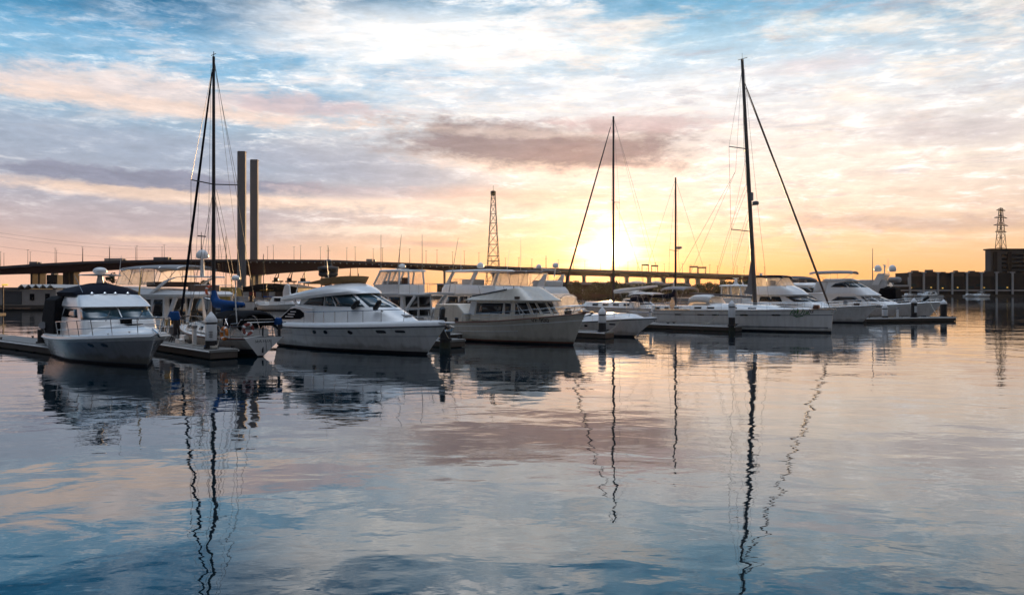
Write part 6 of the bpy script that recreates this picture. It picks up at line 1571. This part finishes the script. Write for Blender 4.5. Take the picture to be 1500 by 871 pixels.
lp = thing('quay_lamp', 'yellow lit lamp on a post at the western pier edge', 'lamp', (-82, 121, .3), 0)
MB().tube([(0, 0, -.5), (0, 0, 4.2)], .1, 6).build('post', darkm, lp); MB().box((.3, 0, 4.3), (.9, .4, .3)).build('lamp_head', lampy, lp, bevel=.1)
tag(MB().prism([(-125, 88, .9), (-62, 88, .9), (-62, 92, .9), (-125, 92, .9)], (0, 0, -.35)).build('pier_deck', pilem, smooth=False), 'dark timber jetty below the clubhouse', 'pier', kind='structure')
for i in range(6): pile('jetty_pile', 'dark timber pile holding up the jetty below the clubhouse', -62 - 3.2 * i, 88.5, .85, False, 0, .2).__setitem__('group', 'jetty piles')

# shore power posts, hose coils and steps along the pontoons
PED = None
for i, (x, y, dg, lab) in enumerate(((-17.2, 41.5, 133, 'white shore power post on the finger by the grey sailboat'), (-8.2, 51.2, 138, 'white shore power post on the finger behind the tan covered yacht'), (3.2, 59.6, 138, 'white shore power post on the finger behind the sport cruiser'), (13.4, 71.6, 138, 'white shore power post beside the big sailing yacht'), (44.6, 87.4, 197, 'white shore power post on the outer pontoon'))):
    if PED is None:
        PED = c = thing('power_pedestal', lab, 'pedestal', (x, y, .52), dg, 'shore power posts')
        MB().box((0, .35, .5), (.2, .2, 1.0)).build('post', plast, c, bevel=.02); MB().box((0, .35, 1.06), (.27, .27, .16)).build('head', gplast, c, bevel=.03)
        MB().tube([(.12, .35, .7), (.3, .3, .3), (.5, .2, .03), (1.0, .1, .03)], .018, 5).build('power_lead', yellow, c)
    else:
        c = copy_tree(PED); c['label'] = lab; c.location = (x, y, .52); c.rotation_euler.z = R(dg)
for i, (x, y, rr, lab, m) in enumerate(((-16.2, 40.2, .26, 'coiled blue hose on the finger near the coned pile', bluec), (-15.5, 39.0, .2, 'coil of pale rope at the tip of the finger by the coned pile', rope), (17.6, 67.9, .26, 'coil of pale rope on the long finger by the big yacht', rope), (48.5, 88.5, .3, 'coil of dark rope on the outer pontoon', darkm), (-25.9, 43.4, .24, 'coil of pale rope beside the dock locker', rope))):
    pts = [V((rr * (1 - .03 * k / 6) * math.cos(k * .52), rr * (1 - .03 * k / 6) * math.sin(k * .52), .03 + .0035 * k)) for k in range(40)]
    o = MB().tube(pts, .022, 5).build('rope_coil', m); o.location = (x, y, .53); tag(o, lab, 'coil')
ST = thing('boarding_steps', 'white two tread boarding steps on the finger beside the navy canvas cruiser', 'steps', (-19.0, 43.2, .52), 133)
for k in range(2): MB().box((0, .1 - .25 * k, .13 + .24 * k), (.7, .3, .26 + .0 * k)).build('tread', plast, ST, bevel=.02)

# more craft on the western side of the basin
for i, (px, yt, Y, dg, lab) in enumerate(((386, 372, 150, 150, 'small yacht with a thin bare mast by the gangway'),)):
    t = W(px, yt, Y); r = thing('sailing_boat', lab, 'sailing boat', (t.x - math.cos(R(dg)) * 4, Y - math.sin(R(dg)) * 4, 0), dg)
    H = Hull(8, 2.7, 1.0, 1.3); H.parts(r, ROWS, BANDS, [anti, stripe_shade, gelh]); T = House([LV(1.1, 2.6, 6.2, .9, lf=1.4), LV(1.6, 2.7, 5.9, .8, lf=1.3)]); T.build(r, 'coachroof', gel)
    MB().tube([(4, 0, 1.4), (4, 0, t.z)], [.09, .06], 6).build('mast', darkm, r); MB().tube([(3.9, 0, 2.5), (1.2, 0, 2.5)], [.16, .08], 6).build('sail_cover', (bluec, navy, greyc)[i], r)
    stays(r, 'forestay', (8.6, 0, 1.4), (4, 0, t.z - .2), .014); stays(r, 'backstay', (0, 0, 1.1), (4, 0, t.z), .014)
    for sd in (1, -1): stays(r, 'shroud', (3.9, sd * 1.2, 1.1), (4, 0, t.z - .3), .012)
# slack running rigging
def slack(root, name, a, b, sag, r=.012):
    a, b = V(a), V(b); n = V((-(b - a).z, 0, (b - a).x)).normalized() * sag
    MB().tube([a.lerp(b, q / 10) + n * math.sin(math.pi * q / 10) for q in range(11)], r, 4).build(name, wire, root)
for sd in (1, -1):
    slack(K1, 'lazy_jack', (5.0, sd * .12, 3.3), (8.6, sd * .3, 13.5), .25); slack(K1, 'lazy_jack', (6.6, sd * .12, 3.2), (8.75, sd * .3, 11.0), .15)
    slack(I1, 'lazy_jack', (3.0, sd * .12, 4.0), (7.0, sd * .2, 15), .2); slack(C1, 'lazy_jack', (2.6, sd * .1, 2.8), (5.2, sd * .12, 9.5), .15)
slack(K1, 'halyard', (10.4, .5, 2.2), (8.15, .15, 24), .12); slack(K1, 'halyard', (10.0, -.6, 2.2), (8.5, -.1, 17), .1); slack(C1, 'flag_halyard', (5.2, 1.4, 1.3), (5.2, .9, 9.8), .1, .008)
